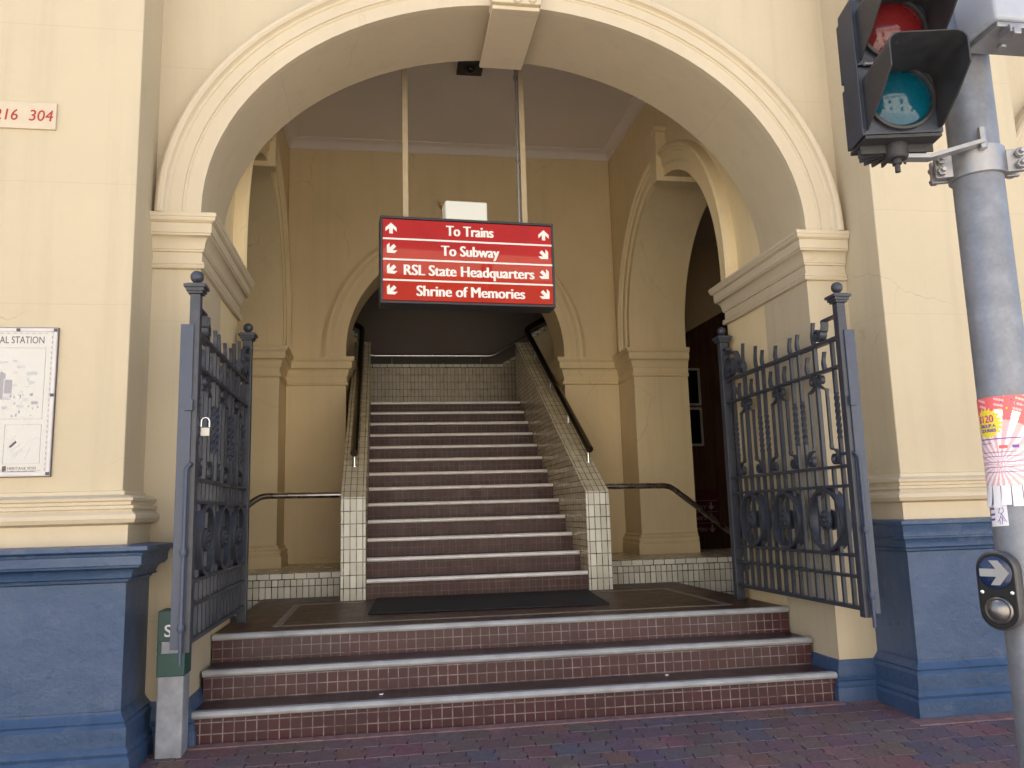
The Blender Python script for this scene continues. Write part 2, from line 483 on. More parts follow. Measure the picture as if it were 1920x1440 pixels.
def sweep(mb, path, prof, closed=False, m=0, ends=True):
    """moulding swept along an XY polyline; prof = [(out, z)], out to the right of travel"""
    n = len(path); rings = []
    for i in range(n):
        p = Vector(path[i])
        a = Vector(path[i - 1]) if (i > 0 or closed) else None
        c = Vector(path[(i + 1) % n]) if (i < n - 1 or closed) else None
        ns = []
        for q, r in ((a, p), (p, c)):
            if q is not None and r is not None:
                t = (r - q).normalized(); ns.append(Vector((t.y, -t.x)))
        nn = ns[0] if len(ns) == 1 else (ns[0] + ns[1]) / (1 + ns[0].dot(ns[1]))
        rings.append([(p.x + nn.x * o, p.y + nn.y * o, z) for o, z in prof])
    if closed: rings.append(rings[0])
    mb.loft(rings, closed=False, caps=False, m=m)
    if ends and not closed:
        for r in (rings[0], rings[-1]):
            i = mb.vs(r); mb.face(range(i, i + len(r)), m)
    return mb

def curve_prof(o0, z0, o1, z1, k=5, kind='cove'):
    pts = []
    for i in range(k + 1):
        t = i / k * pi / 2
        if kind == 'cove': pts.append((o0 + (o1 - o0) * (1 - cos(t)), z0 + (z1 - z0) * sin(t)))
        else: pts.append((o0 + (o1 - o0) * sin(t), z0 + (z1 - z0) * (1 - cos(t))))
    return pts

def text_mesh(body, size, emb=0, sx=1, align='LEFT', spacing=1, shear=0):
    cu = bpy.data.curves.new("t", 'FONT')
    cu.body = body; cu.size = size; cu.offset = emb; cu.align_x = align; cu.space_character = spacing; cu.shear = shear
    cu.resolution_u = 4
    o = bpy.data.objects.new("t", cu); COL.objects.link(o)
    dg = bpy.context.evaluated_depsgraph_get()
    me = o.evaluated_get(dg).to_mesh()
    vs = [(v.co.x * sx, v.co.y) for v in me.vertices]; fs = [tuple(p.vertices) for p in me.polygons]
    o.evaluated_get(dg).to_mesh_clear()
    bpy.data.objects.remove(o); bpy.data.curves.remove(cu)
    return vs, fs

def text_obj(name, body, size, f, mat_, parent, emb=0, sx=1, align='LEFT', spacing=1, shear=0, th=.002, fit=None, mb=None, m=0):
    """f(u, v, d) maps the flat letters onto their surface; d = thickness outward"""
    vs, fs = text_mesh(body, size, emb, sx, align, spacing, shear)
    if fit:
        u0 = min(v[0] for v in vs); u1 = max(v[0] for v in vs); k = (fit[1] - fit[0]) / (u1 - u0)
        vs = [(fit[0] + (u - u0) * k, v) for u, v in vs]
    own = mb is None
    mb = mb or MB()
    i = mb.vs([f(u, v, th) for u, v in vs])
    for q in fs: mb.face([i + k for k in q], m)
    # sides so that the letters have thickness
    cnt = {}
    for q in fs:
        for a, c in zip(q, q[1:] + q[:1]):
            cnt[(min(a, c), max(a, c))] = cnt.get((min(a, c), max(a, c)), 0) + 1
    j = mb.vs([f(u, v, 0) for u, v in vs])
    for (a, c), k in cnt.items():
        if k == 1: mb.face((i + a, i + c, j + c, j + a), m)
    return mb.build(name, mat_, parent) if own else mb

def ellip(cx, cz, a, b, k=32):
    return [(cx + a * cos(2 * pi * i / k), cz + b * sin(2 * pi * i / k)) for i in range(k)]

# ------------------------------------------------------------------ ground
SLOPE = .05
def gz(y): return SLOPE * y if y < 0 else 0.0
mb = MB()
mb.box(-300, 300, -14, -3.16, -.40, -.30)
road = mb.build("road", M_ROAD); tag(road, kind='structure')
mb = MB()
mb.box(-300, 300, -300, -14.004, -.5, -.31); mb.box(-300, 300, 8.3, 300, -.5, -.31); mb.box(-300, -7.9, -3.0, 8.3, -.5, -.31); mb.box(7.9, 300, -3.0, 8.3, -.5, -.31)
tag(mb.build("ground", M_ROAD), kind='structure')
mb = MB()
mb.prism([(-3.16, -.45), (-3.16, gz(-3.16) - .02), (-3.15, gz(-3.15)), (-3.0, gz(-3.0)), (-3.0, -.45)], lambda u, v, d: (d, u, v), -8, 8)
tag(mb.build("kerb", M_KERB), kind='structure')
mb = MB()
mb.prism([(-3.0, gz(-3) - .011), (.2, gz(.2) - .009), (.2, -.45), (-3.0, -.45)], lambda u, v, d: (d, u, v), -8, 8, m=1)
PW, PH = .145, .172
tones = [(0.154, 0.089, 0.091), (0.165, 0.094, 0.094), (0.143, 0.087, 0.092), (0.117, 0.089, 0.105), (0.11, 0.087, 0.107), (0.147, 0.087, 0.089), (0.172, 0.099, 0.098), (0.132, 0.087, 0.096)]
fcol = [None] * 1
def zx(y):
    t = ((y + 3.0) / PH) % 1.0
    for (a, p), (c, q) in zip(ZIG, ZIG[1:]):
        if a <= t <= c: return .017 * (p + (q - p) * (t - a) / (c - a))
    return 0
ZIG = ((0, 0), (.26, .05), (.36, 1), (.64, -1), (.74, -.05), (1.0, 0))
def zy(x): return .004 * sin(2 * pi * x / PW)
tone_of_face = {}
patch = {}
for jj in range(18):
    y0, y1 = -3.0 + jj * PH, -3.0 + (jj + 1) * PH
    if y0 > .02: break
    for ii in range(-61, 62):
        x0 = (ii + (.5 if jj % 2 else 0)) * PW
        g = .0030
        pts = []
        K = 4
        for k in range(K + 1):
            x = x0 + g + (PW - 2 * g) * k / K; pts.append((x + zx(y0 + g), y0 + g + zy(x - (0 if jj % 2 else 0))))
        for k in (2.6 / 2.5, 1.44, 2, 2.56, 2.96):
            y = y0 + g + (PH - 2 * g) * k / K; pts.append((x0 + PW - g + zx(y), y))
        for k in range(K + 1):
            x = x0 + PW - g - (PW - 2 * g) * k / K; pts.append((x + zx(y1 - g), y1 - g + zy(x)))
        for k in (2.6 / 2.5, 1.44, 2, 2.56, 2.96):
            y = y1 - g - (PH - 2 * g) * k / K; pts.append((x0 + g + zx(y), y))
        cxm = sum(p[0] for p in pts) / len(pts); cym = sum(p[1] for p in pts) / len(pts)
        dz = random.uniform(-.0012, .0012); tx = random.uniform(-.008, .008); ty = random.uniform(-.008, .008)
        z = lambda x, y: gz(y) + dz + tx * (x - cxm) + ty * (y - cym)
        fi = len(mb.f)
        i = mb.vs([(cxm + (x - cxm) * .978, cym + (y - cym) * .982, z(x, y)) for x, y in pts])
        j = mb.vs([(x, y, z(x, y) - .003) for x, y in pts])
        kk = mb.vs([(x, y, gz(y) - .02) for x, y in pts])
        L = len(pts)
        mb.face(range(i, i + L))
        for a in range(L):
            c2 = (a + 1) % L
            mb.face((i + a, i + c2, j + c2, j + a)); mb.face((j + a, j + c2, kk + c2, kk + a))
        key = (ii // 2, jj // 1)
        t = random.choice(tones) if random.random() < .35 else tones[(ii // 4 * 5 + (jj + ii // 7) // 3 * 3) % len(tones)]
        t = tuple(c_ * random.uniform(.85, 1.15) for c_ in t)
        for q in range(fi, len(mb.f)): tone_of_face[q] = t
pv = mb.build("pavement", [M_PAVER, M_JOINT]); tag(pv, kind='structure')
ca = pv.data.color_attributes.new("tone", 'FLOAT_COLOR', 'CORNER')
for p_ in pv.data.polygons:
    t = tone_of_face.get(p_.index, (.1, .06, .05))
    for li in p_.loop_indices: ca.data[li].color = (*t, 1)

# ------------------------------------------------------------------ the buildings across the street, which throw the sunlight back
ob_ = empty("street_building", (0, -17, -.3), label="pale rendered building across the street, facing the station", cat="building")
M_OPP = plain("pale_render", (.80, .73, .62), .8, 0, .06)
mb = MB().box(-26, 26, -24, -17, -.32, 9); o = mb.build("wall", M_OPP); o.parent = ob_; o.matrix_parent_inverse = Matrix.Translation((0, 17, .3))
mb = MB().box(-26.2, 26.2, -17.0 + .002, -16.6, 8.3, 9.1); o = mb.build("cornice", M_OPP, bevel=.03); o.parent = ob_; o.matrix_parent_inverse = Matrix.Translation((0, 17, .3))
for i in range(10):
    for z0, z1 in ((.9, 3.1), (4.6, 6.8)):
        x = -22.5 + i * 5
        o = MB().box(x - .7, x + .7, -17.0, -16.95, z0, z1).build("window", M_OPP); o.parent = ob_; o.matrix_parent_inverse = Matrix.Translation((0, 17, .3))
        MB().box(x - .6, x + .6, -16.948, -16.94, z0 + .1, z1 - .1).build("pane", M_BLACK, o)

# ------------------------------------------------------------------ the station building
XJ = 1.885          # half width of the entrance
ZI0, ZI1 = 2.61, 2.92
AB, ACZ = 1.435, 2.95
R_ = .16
bld = empty("station_building", label="cream station building with arched entrance and blue painted plinths", cat="building")
BAY = 5.41
def bay(xc, thick):
    mb = MB()
    arch_wall(mb, 'y', xc - 2.17, xc + 2.17, -.5, 8, 0, thick, xc, XJ, AB, ACZ, ZI1)
    return mb
bay(0, .61).build("facade_wall", M_FAC, bld, smooth=35)
for xc in (-BAY, BAY):
    bay(xc, .5).build("facade_wall", M_FAC, bld, smooth=35)
ARCHPROF = [(0.0, 0.0), (0.0, .045), (.085, .045), (.092, .052), (.100, .052), (.104, .062), (.165, .062), (.172, .070), (.184, .070), (.192, .078)] + \
           [(.192 + .027 * (1 - cos(t)), .078 + .026 * sin(t)) for t in (pi * .2, pi * .4, pi * .6, pi * .8, pi)] + [(.252, .07), (.256, 0)]
for xc in (0, -BAY, BAY):
    mb = MB(); arch_mould(mb, 'y', 0, -1, xc, XJ, AB, ACZ, ZI1 + .0, ARCHPROF)
    mb.build("archivolt", M_TRIM, bld, smooth=30)

IMP = [(0, ZI0 - .005), (.018, ZI0), (.024, ZI0 + .012), (.018, ZI0 + .024), (.022, ZI0 + .026), (.022, ZI0 + .036), (.006, ZI0 + .038), (.006, ZI0 + .098), (.016, ZI0 + .10), (.016, ZI0 + .112)] + \
      curve_prof(.020, ZI0 + .114, .060, ZI0 + .185, 5) + [(.060, ZI0 + .198), (.066, ZI0 + .198), (.066, ZI0 + .256), (.074, ZI0 + .258)] + \
      curve_prof(.076, ZI0 + .262, .090, ZI0 + .285, 3, 'o') + [(.094, ZI0 + .288), (.094, ZI1), (0, ZI1 + .002)]
# jamb piers of the entrance: impost and blue base
for sgn in (-1, 1):
    path = [(2.16, .0), (XJ, .0), (XJ, 1.275), (2.5, 1.275)]
    path = [(sgn * x, y) for x, y in path]
    if sgn > 0: path = path           # travel keeps the outside on the right-hand side
    mb = MB()
    prof = IMP
    pth = path if sgn < 0 else path[::-1]
    # outside must lie to the right of travel
    sweep(mb, path[::-1] if sgn < 0 else path, [(-o, z) if False else (o, z) for o, z in prof]) if False else None
    P_ = path if sgn > 0 else path
    def right_of(pth):
        a, c = Vector(pth[0]), Vector(pth[1]); t = (c - a).normalized(); return Vector((t.y, -t.x))
    use = path if right_of(path).y < 0 else path[::-1]
    if right_of(use).y > 0 and abs(right_of(path).y) > .5: use = path[::-1]
    sweep(mb, use, prof)
    mb.build("impost", M_TRIM, bld, smooth=30)
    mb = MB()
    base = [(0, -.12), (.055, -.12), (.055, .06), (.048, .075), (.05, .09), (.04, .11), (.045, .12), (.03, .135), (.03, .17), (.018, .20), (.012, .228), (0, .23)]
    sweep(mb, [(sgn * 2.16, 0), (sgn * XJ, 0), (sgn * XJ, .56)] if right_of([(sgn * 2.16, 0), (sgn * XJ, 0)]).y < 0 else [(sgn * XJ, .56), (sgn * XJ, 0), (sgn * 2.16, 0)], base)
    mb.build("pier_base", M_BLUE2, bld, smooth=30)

# big piers with plinths
PIERS = [(-3.24, -2.15, 'l'), (2.165, 3.235, 'r'), (-3.24 - BAY, -2.15 - BAY, 'l'), (2.165 + BAY, 3.235 + BAY, 'r')]
for x0, x1, side in PIERS:
    yf = -.367
    mb = MB().box(x0, x1, yf, .1, 1.05, 8)
    pier = mb.build("pier", M_FAC, bld, bevel=.006)
    loop = [(x0, .0), (x0, yf), (x1, yf), (x1, .0)]
    if not right_of(loop).x < 0: loop = loop[::-1]
    k = 1.0 if side == 'l' else .35
    bp = .045 if side == 'l' else .022
    mould = [(bp, 1.064), (bp, 1.16)] + [(bp + .006, 1.164), (bp + .036, 1.172), (bp + .046, 1.192), (bp + .044, 1.212), (bp + .026, 1.224), (bp + .02, 1.236), (bp + .03, 1.242), (bp + .03, 1.256),
             (bp + .012, 1.262), (bp + .014, 1.276), (bp + .024, 1.282), (bp + .026, 1.294), (bp + .01, 1.304), (.012, 1.312), (.010, 1.330), (0, 1.334)]
    mb = MB(); sweep(mb, loop, mould); mb.build("base_moulding", M_TRIM, pier, smooth=30)
    pc = .175 if side == 'l' else .075
    ps = .05 if side == 'l' else .025
    cap = [(ps, .878), (ps + .012, .886), (ps + .014, .898), (ps + .018 + .2 * (pc - ps), .902)] + curve_prof(ps + .25 * (pc - ps), .906, ps + .62 * (pc - ps), .955, 4) + \
          [(ps + .64 * (pc - ps), .965), (ps + .72 * (pc - ps), .968), (ps + .72 * (pc - ps), 1.010)] + curve_prof(ps + .76 * (pc - ps), 1.014, pc - .004, 1.034, 3) + [(pc, 1.038), (pc, 1.056), (0, 1.068)]
    sh = [(ps + .065, -.3), (ps + .065, .062), (ps + .052, .078), (ps + .056, .094), (ps + .046, .112), (ps + .040, .118), (ps + .040, .205), (ps + .026, .222), (ps + .030, .232), (ps + .018, .246), (ps + .006, .262), (ps, .275), (ps, .2765)]
    mb = MB(); sweep(mb, loop, sh[-1:] + cap + [(0, .20)]); pln = mb.build("plinth", M_BLUE, pier, smooth=30)
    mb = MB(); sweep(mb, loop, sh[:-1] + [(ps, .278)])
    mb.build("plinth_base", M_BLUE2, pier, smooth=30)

# keystone of the main arch, carved block above it
def keystone(mb, axis, uc, zb, zt, wb, wt, d0, d1):
    f = P3(axis)
    mb.prism([(uc - wb, zb), (uc + wb, zb), (uc + wt, zt), (uc - wt, zt)], f, d0, d1)
mb = MB(); keystone(mb, 'y', 0, 4.325, 4.352, .152, .154, -.10, .612)
ks = mb.build("keystone", M_TRIM, bld, bevel=.006)
mb = MB(); keystone(mb, 'y', 0, 4.352, 4.95, .158, .19, -.13, .02)
mb.build("keystone_block", M_TRIM, ks, bevel=.01)
mb = MB()
for i in range(44):
    u = random.uniform(-.14, .14); z = random.uniform(4.375, 4.55); r = random.uniform(.014, .03)
    mb.lathe([(0, -.012), (r, -.004), (r * .9, .008), (r * .5, .016), (0, .018)], (u, -.132, z), (random.uniform(-.4, .4), -1, random.uniform(-.5, .5)), 9)
mb.build("carving", M_TRIM, ks, smooth=60)

# vestibule: side walls with arches, back wall, ceiling
SYC, SA, SB, SCZ = 2.52, 1.25, 1.31, 3.05
YB = 4.342
for sgn in (-1, 1):
    d0, d1 = sgn * (XJ + .005), sgn * 2.51
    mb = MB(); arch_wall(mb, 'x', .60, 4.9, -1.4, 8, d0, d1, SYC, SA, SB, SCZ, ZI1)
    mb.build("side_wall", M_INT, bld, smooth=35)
    mb = MB()
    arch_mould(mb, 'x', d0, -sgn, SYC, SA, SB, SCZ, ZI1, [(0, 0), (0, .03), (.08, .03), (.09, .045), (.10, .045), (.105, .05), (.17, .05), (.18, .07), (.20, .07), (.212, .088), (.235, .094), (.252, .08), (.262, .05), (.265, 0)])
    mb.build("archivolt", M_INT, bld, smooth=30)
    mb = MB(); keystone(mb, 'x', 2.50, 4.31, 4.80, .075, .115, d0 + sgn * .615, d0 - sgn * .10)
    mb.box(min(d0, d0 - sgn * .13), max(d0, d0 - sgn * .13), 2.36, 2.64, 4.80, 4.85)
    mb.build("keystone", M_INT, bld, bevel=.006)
    # far pier impost wraps the corner and runs on along the back wall
    pth = [(sgn * 2.515, 3.77), (sgn * (XJ + .005), 3.77), (sgn * (XJ + .005), YB), (sgn * 1.24, YB), (sgn * 1.24, YB + .5)]
    if right_of(pth).y > 0: pth = pth[::-1]
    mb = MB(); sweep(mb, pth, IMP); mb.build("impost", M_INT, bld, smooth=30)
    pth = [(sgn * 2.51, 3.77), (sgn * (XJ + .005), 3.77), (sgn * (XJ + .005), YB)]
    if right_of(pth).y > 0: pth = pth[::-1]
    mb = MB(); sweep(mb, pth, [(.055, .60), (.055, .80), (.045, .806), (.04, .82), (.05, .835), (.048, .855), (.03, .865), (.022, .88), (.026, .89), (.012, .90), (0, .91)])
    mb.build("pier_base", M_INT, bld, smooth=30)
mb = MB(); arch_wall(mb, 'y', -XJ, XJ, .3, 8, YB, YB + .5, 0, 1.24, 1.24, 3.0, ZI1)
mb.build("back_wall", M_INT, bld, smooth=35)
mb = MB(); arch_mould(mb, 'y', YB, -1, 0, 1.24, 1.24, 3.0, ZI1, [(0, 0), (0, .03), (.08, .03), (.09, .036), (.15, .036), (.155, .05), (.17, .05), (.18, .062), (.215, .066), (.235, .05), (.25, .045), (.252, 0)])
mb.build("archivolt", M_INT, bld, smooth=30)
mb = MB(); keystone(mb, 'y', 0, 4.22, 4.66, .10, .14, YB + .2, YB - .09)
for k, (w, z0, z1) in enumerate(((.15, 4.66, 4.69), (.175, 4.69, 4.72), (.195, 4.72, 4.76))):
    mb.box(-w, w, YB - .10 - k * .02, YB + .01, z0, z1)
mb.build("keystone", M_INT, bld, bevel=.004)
mb = MB().box(-XJ - .3, XJ + .3, .612, YB + .2, 5.47, 5.7); mb.build("ceiling", M_CEIL, bld)
mb = MB()
cp = [(0, 5.365), (.012, 5.366), (.014, 5.374)] + [(.016 + .086 * (1 - cos(t)), 5.376 + .08 * sin(t)) for t in (.2, .5, .8, 1.1, 1.35, 1.57)] + [(.106, 5.462), (.106, 5.472), (0, 5.474)]
xi = XJ + .005
sweep(mb, [(-xi, .612), (-xi, YB), (xi, YB), (xi, .612)] if right_of([(-xi, .612), (-xi, YB)]).x > 0 else [(xi, .612), (xi, YB), (-xi, YB), (-xi, .612)], cp)
mb.build("cornice", M_CORN, bld, smooth=30)

# outer shell behind, so that daylight comes in only through the openings
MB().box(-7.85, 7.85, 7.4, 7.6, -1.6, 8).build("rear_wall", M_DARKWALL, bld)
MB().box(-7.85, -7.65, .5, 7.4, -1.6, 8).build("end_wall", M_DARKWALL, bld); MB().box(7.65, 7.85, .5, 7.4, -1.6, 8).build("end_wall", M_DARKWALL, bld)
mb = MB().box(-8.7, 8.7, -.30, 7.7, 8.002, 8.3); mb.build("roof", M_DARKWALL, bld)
for sgn in (-1, 1):
    a, c = sorted((sgn * 2.512, sgn * 6.2))
    MB().box(a, c, .61, 5.85, 4.86, 5.0).build("side_ceiling", M_CEIL, bld)
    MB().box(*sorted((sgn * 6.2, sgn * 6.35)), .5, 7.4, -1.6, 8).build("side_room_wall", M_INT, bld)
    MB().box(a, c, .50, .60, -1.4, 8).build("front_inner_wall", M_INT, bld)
    # recessed timber doors in the neighbouring bays
    xc = sgn * BAY
    mb = MB().box(xc - 1.88, xc + 1.88, .36, .44, -.1, 4.45)
    for k in range(5): mb.box(xc - 1.8 + k * .74, xc - 1.8 + k * .74 + .56, .33, .36, .2, 2.6)
    mb.build("door", M_TIMBER, bld, bevel=.01)
MB().box(-6.2, 6.2, 4.3, 7.4, -1.6, -1.4).build("lower_floor", M_FLOOR, bld)

# ------------------------------------------------------------------ floors and steps
mb = MB().box(-XJ + .002, XJ - .002, .625, 2.86, .1, 3 * R_ - .002)
lf = mb.build("landing_floor", M_FLOOR); tag(lf, kind='structure')
mb = MB()
z0, z1 = 3 * R_ - .004, 3 * R_ + .001
mb.box(-1.555, 1.60, .86, .905, z0, z1); mb.box(-1.555, -1.505, .906, 2.22, z0, z1); mb.box(1.55, 1.60, .906, 2.22, z0, z1); mb.box(-1.504, -1.0, 2.18, 2.22, z0, z1); mb.box(1.0, 1.549, 2.18, 2.22, z0, z1)
mb.build("border_stripe", M_STRIPE, lf)

def nosing(mb, x0, x1, y, z, dep=.055, h=.034):
    p = [(y + .012, z - h), (y + .002, z - h + .004), (y - .004, z - h * .5), (y - .002, z - .008), (y + .008, z + .003), (y + dep, z + .003), (y + dep, z - .006), (y + .014, z - .006)]
    mb.prism(p, lambda u, v, d: (d, u, v), x0, x1)

st = empty("entrance_steps", (0, 0, 0), label="three wide maroon tiled steps with white nosings leading up from the paving", cat="steps")
YS = [-.023, .275, .573]
XE = [(-1.86, 1.845), (-1.862, 1.862), (-1.872, 1.872)]
for i in range(3):
    y, z = YS[i], (i + 1) * R_
    y2 = YS[i + 1] + .02 if i < 2 else .60
    mb = MB()
    x0, x1 = XE[i]
    mb.box(x0, x1, y + .012, y2 + .03, z - R_ - (.12 if i == 0 else .01), z - .002)
    for f_i, f in enumerate(mb.f):
        mb.m[f_i] = 0
    mb.m[1] = 1       # tread
    s = mb.build("step", [M_RISER, M_TREAD], st)
    mb = MB(); nosing(mb, x0 - .006, x1 + .006, y, z)
    mb.build("nosing", M_NOSE, s, bevel=.002, smooth=40)

# inner staircase
XL, XR, Y0, T2, R2 = -.988, .937, 2.375, .2716, .163
sc = empty("inner_staircase", (0, Y0, .48), label="dark maroon inner staircase rising between tiled parapets to a half landing", cat="staircase")
def sub(o, p):
    o.parent = p; o.matrix_parent_inverse = Matrix.Translation(-Vector(p.location)); return o
for i in range(13):
    y, z = Y0 + i * T2, .48 + (i + 1) * R2
    y2 = y + T2 + .03 if i < 12 else 7.39
    mb = MB().box(XL, XR, y + .012, y2, z - R2 - .01, z - .002)
    mb.m[1] = 1
    s = sub(mb.build("step", [M_RISERIN, M_TREAD]), sc)
    mb = MB(); nosing(mb, XL + .004, XR - .004, y, z, .05, .034)
    nb = mb.build("nosing", M_NOSEIN, s, bevel=.002, smooth=40)
ZT0, ZT1, YE = 1.335, 3.44, 5.93
for xi0, xo0 in ((XL - .001, -1.198), (XR + .001, 1.153)):
    a, c = sorted((xi0, xo0))
    mb = MB()
    poly = [(Y0 - .012, .30), (YE, .30), (YE, ZT1), (Y0 - .012, ZT0)]
    i = mb.vs([(x, u, v) for x in (a, c) for u, v in poly])
    mb.face((i, i + 1, i + 2, i + 3), 1); mb.face((i + 4, i + 5, i + 6, i + 7), 1)
    mb.face((i, i + 3, i + 7, i + 4), 0); mb.face((i + 1, i + 2, i + 6, i + 5), 0); mb.face((i + 2, i + 3, i + 7, i + 6), 2); mb.face((i, i + 1, i + 5, i + 4), 0)
    sub(mb.build("parapet", [M_WTILE, M_WSIDE, M_WTOP], bevel=.004), sc)
# half landing: tiled dado that kicks up either side, back wall is the rear wall; upper flights left and right
mb = MB()
zd = 3.30
dado = [(-1.75, 2.5), (1.75, 2.5), (1.75, zd + .48), (.90, zd), (-1.02, zd), (-1.75, zd + .45)]
mb.prism(dado, P3('y'), 7.1, 7.39)
sub(mb.build("dado", M_DADO), sc)
mb = MB()
capl = [(-1.75, zd + .45), (-1.02, zd), (.90, zd), (1.75, zd + .48)]
mb.prism(capl + [(u, v + .05) for u, v in capl[::-1]], P3('y'), 7.07, 7.385)
sub(mb.build("dado_cap", M_WEDGE), sc)
for sgn in (-1, 1):
    X0, X1 = 1.17, 4.8
    capz = lambda x: 3.50 + .585 * (x - 1.166)
    botz = lambda x: 3.622 + .55 * (x - 3.42)
    f = lambda u, v, d: (sgn * u, d, v)
    mb = MB(); mb.prism([(X0, botz(X0)), (X1, botz(X1)), (X1, capz(X1)), (X0, capz(X0))], f, 6.0, 6.14)
    bl = sub(mb.build("balustrade", M_INT), sc)
    mb = MB(); mb.prism([(X0 - .01, capz(X0) + .0), (X1, capz(X1) + .0), (X1, capz(X1) + .06), (X0 - .01, capz(X0) + .06)], f, 5.98, 6.16)
    mb.build("balustrade_cap", M_WEDGE, bl)
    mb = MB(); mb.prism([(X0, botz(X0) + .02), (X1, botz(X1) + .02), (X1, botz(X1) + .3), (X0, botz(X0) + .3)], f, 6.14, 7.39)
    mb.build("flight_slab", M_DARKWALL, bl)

# handrails
def rail(name, path, r, brackets, m, mb_m, label, cat="handrail", group=None, k=12):
    t = empty(name, path[0], label=label, cat=cat, group=group)
    # round the corners
    pts = [Vector(path[0])]
    for a, p, c in zip(path, path[1:], path[2:]):
        a, p, c = Vector(a), Vector(p), Vector(c); q = min(.06, (a - p).length / 3, (c - p).length / 3)
        e0, e1 = p + (a - p).normalized() * q, p + (c - p).normalized() * q
        pts += [e0, e0 * .25 + p * .5 + e1 * .25, e1]
    pts.append(Vector(path[-1]))
    mb = MB().tube(pts, r, k); sub(mb.build("rail", m, smooth=50), t)
    for (a, c) in brackets:
        mb = MB().tube([a, c], r * .38, 8); mb.lathe([(r * .9, 0), (r * .9, .006), (0, .006)], c, (0, 0, 1), 10)
        sub(mb.build("bracket", mb_m, smooth=50), t)
    return t
def par_z(y): return ZT0 + (y - Y0) * (ZT1 - ZT0) / (YE - Y0)
for xr_, lab, sgn in ((-1.10, "dark round handrail on the parapet left of the inner staircase", -1), (1.105, "dark round handrail on the parapet right of the inner staircase", 1)):
    off = .155
    p = [(xr_, 2.80, par_z(2.80) + off), (xr_, 6.0, par_z(6.0) + off), (xr_ + sgn * .28, 6.07, par_z(6.0) + off + .17), (xr_ + sgn * 2.6, 6.07, par_z(6.0) + off + .17 + 2.32 * .585)]
    br = [((xr_, y, par_z(y) + off - .02), (xr_, y, par_z(y) - .004)) for y in (2.86, 3.65, 4.5, 5.4)]
    br += [((xr_ + sgn * d, 6.07, par_z(6.0) + off + .17 + (d - .28) * .585 - .02), (xr_ + sgn * d, 6.07, par_z(6.0) + off - .1 + (d - .28) * .585)) for d in (.5, 1.4, 2.3)]
    rail("stair_handrail", p, .036, br, M_RAIL, M_BRIGHT, lab, group="stair handrails")
zr = 3.47
rail("landing_handrail", [(-1.6, 7.05, zr + .37), (-1.0, 7.05, zr), (.78, 7.05, zr), (1.5, 7.05, zr + .42)], .022,
     [((x, 7.05, zr), (x, 7.09, zd + .05)) for x in (-.7, .05, .6)], M_BRIGHT, M_STEEL, "slim metal handrail above the tiled dado of the half landing")
rail("side_handrail", [(1.16, 2.95, 1.392), (1.93, 2.95, 1.385), (2.75, 2.95, .745)], .027, [], M_STEEL, M_STEEL, "bronze toned metal handrail from the right parapet bending down towards the right gate", group="side handrails")
rail("side_handrail", [(-1.205, 2.95, 1.372), (-1.94, 2.95, 1.378), (-2.75, 2.95, .735)], .027, [], M_STEEL, M_STEEL, "bronze toned metal handrail from the left parapet bending down behind the left gate", group="side handrails")

# tiled ledges beside the parapets
for sgn, lab in ((-1, "low cream tiled ledge left of the inner staircase"), (1, "low cream tiled ledge right of the inner staircase")):
    xa = 1.200 if sgn < 0 else 1.155
    a, c = sorted((sgn * xa, sgn * 4.2))
    t = empty("tiled_ledge", (sgn * 2, 2.83, .3), label=lab, cat="ledge", group="tiled ledges")
    mb = MB().box(a, c, 2.83, 3.9, -1.4, .635); sub(mb.build("ledge_body", M_WTILE), t)
    mb = MB().box(a, c, 2.818, 2.88, .637, .695); sub(mb.build("edge_course", M_WEDGE, bevel=.004), t)
    mb = MB().box(a, c, 2.881, 4.34, .637, .690); sub(mb.build("ledge_top", M_WTOP), t)
    # steps down to the subway
    t = empty("descending_steps", (sgn * 1.9, 2, .3), label="brown steps going down beside the landing, behind the %s gate" % ("left" if sgn < 0 else "right"), cat="steps", group="side steps")
    for k in range(7):
        x0 = 1.888 + k * .29
        a, c = sorted((sgn * x0, sgn * (x0 + .32)))
        mb = MB().box(a, c, 1.28, 2.828, -1.5, .48 - (k + 1) * .163 + .03); sub(mb.build("step", M_FLOOR), t)

# under-stair timber partition on the right (and a plain one on the left)
for sgn in (1, -1):
    t = empty("timber_partition", (sgn * 3.4, 5.95, .7), label="dark brown timber partition under the %s upper flight" % ("right" if sgn > 0 else "left"), cat="partition", group="timber partitions")
    f = lambda u, v, d: (sgn * u, d, v)
    mb = MB()
    x = 1.3
    while x < 6.1:
        w = .24
        mb.prism([(x, -1.4), (x + w - .008, -1.4), (x + w - .008, botz(x + w) - .02), (x, botz(x) - .02)], f, 5.93, 5.99); x += w
    mb.prism([(1.3, -1.4), (6.15, -1.4), (6.15, botz(6.15) - .03), (1.3, botz(1.3) - .03)], f, 5.96, 5.985)
    sub(mb.build("boarding", M_TIMBER), t)
    if sgn > 0:
        for z0, z1 in ((2.56, 3.08), (2.0, 2.53)):
            mb = MB()
            for q in ((2.95, 3.52, z0, z0 + .03), (2.95, 3.52, z1 - .03, z1)): mb.box(q[0], q[1], 5.895, 5.93, q[2], q[3])
            mb.box(2.95, 2.98, 5.895, 5.93, z0 + .03, z1 - .03); mb.box(3.49, 3.52, 5.895, 5.93, z0 + .03, z1 - .03)
            w = sub(mb.build("window", M_WHITEPAINT), t)
            mb = MB().box(2.98, 3.49, 5.91, 5.925, z0 + .03, z1 - .03); mb.build("pane", M_BLACK, w)
t = empty("maroon_direction_sign", (3.35, 5.9, 1.1), label="small maroon sign with pale downward arrows on the dark timber partition", cat="sign")
mb = MB().box(3.0, 3.672, 5.895, 5.928, .805, 1.41); sub(mb.build("panel", M_MAROON), t)
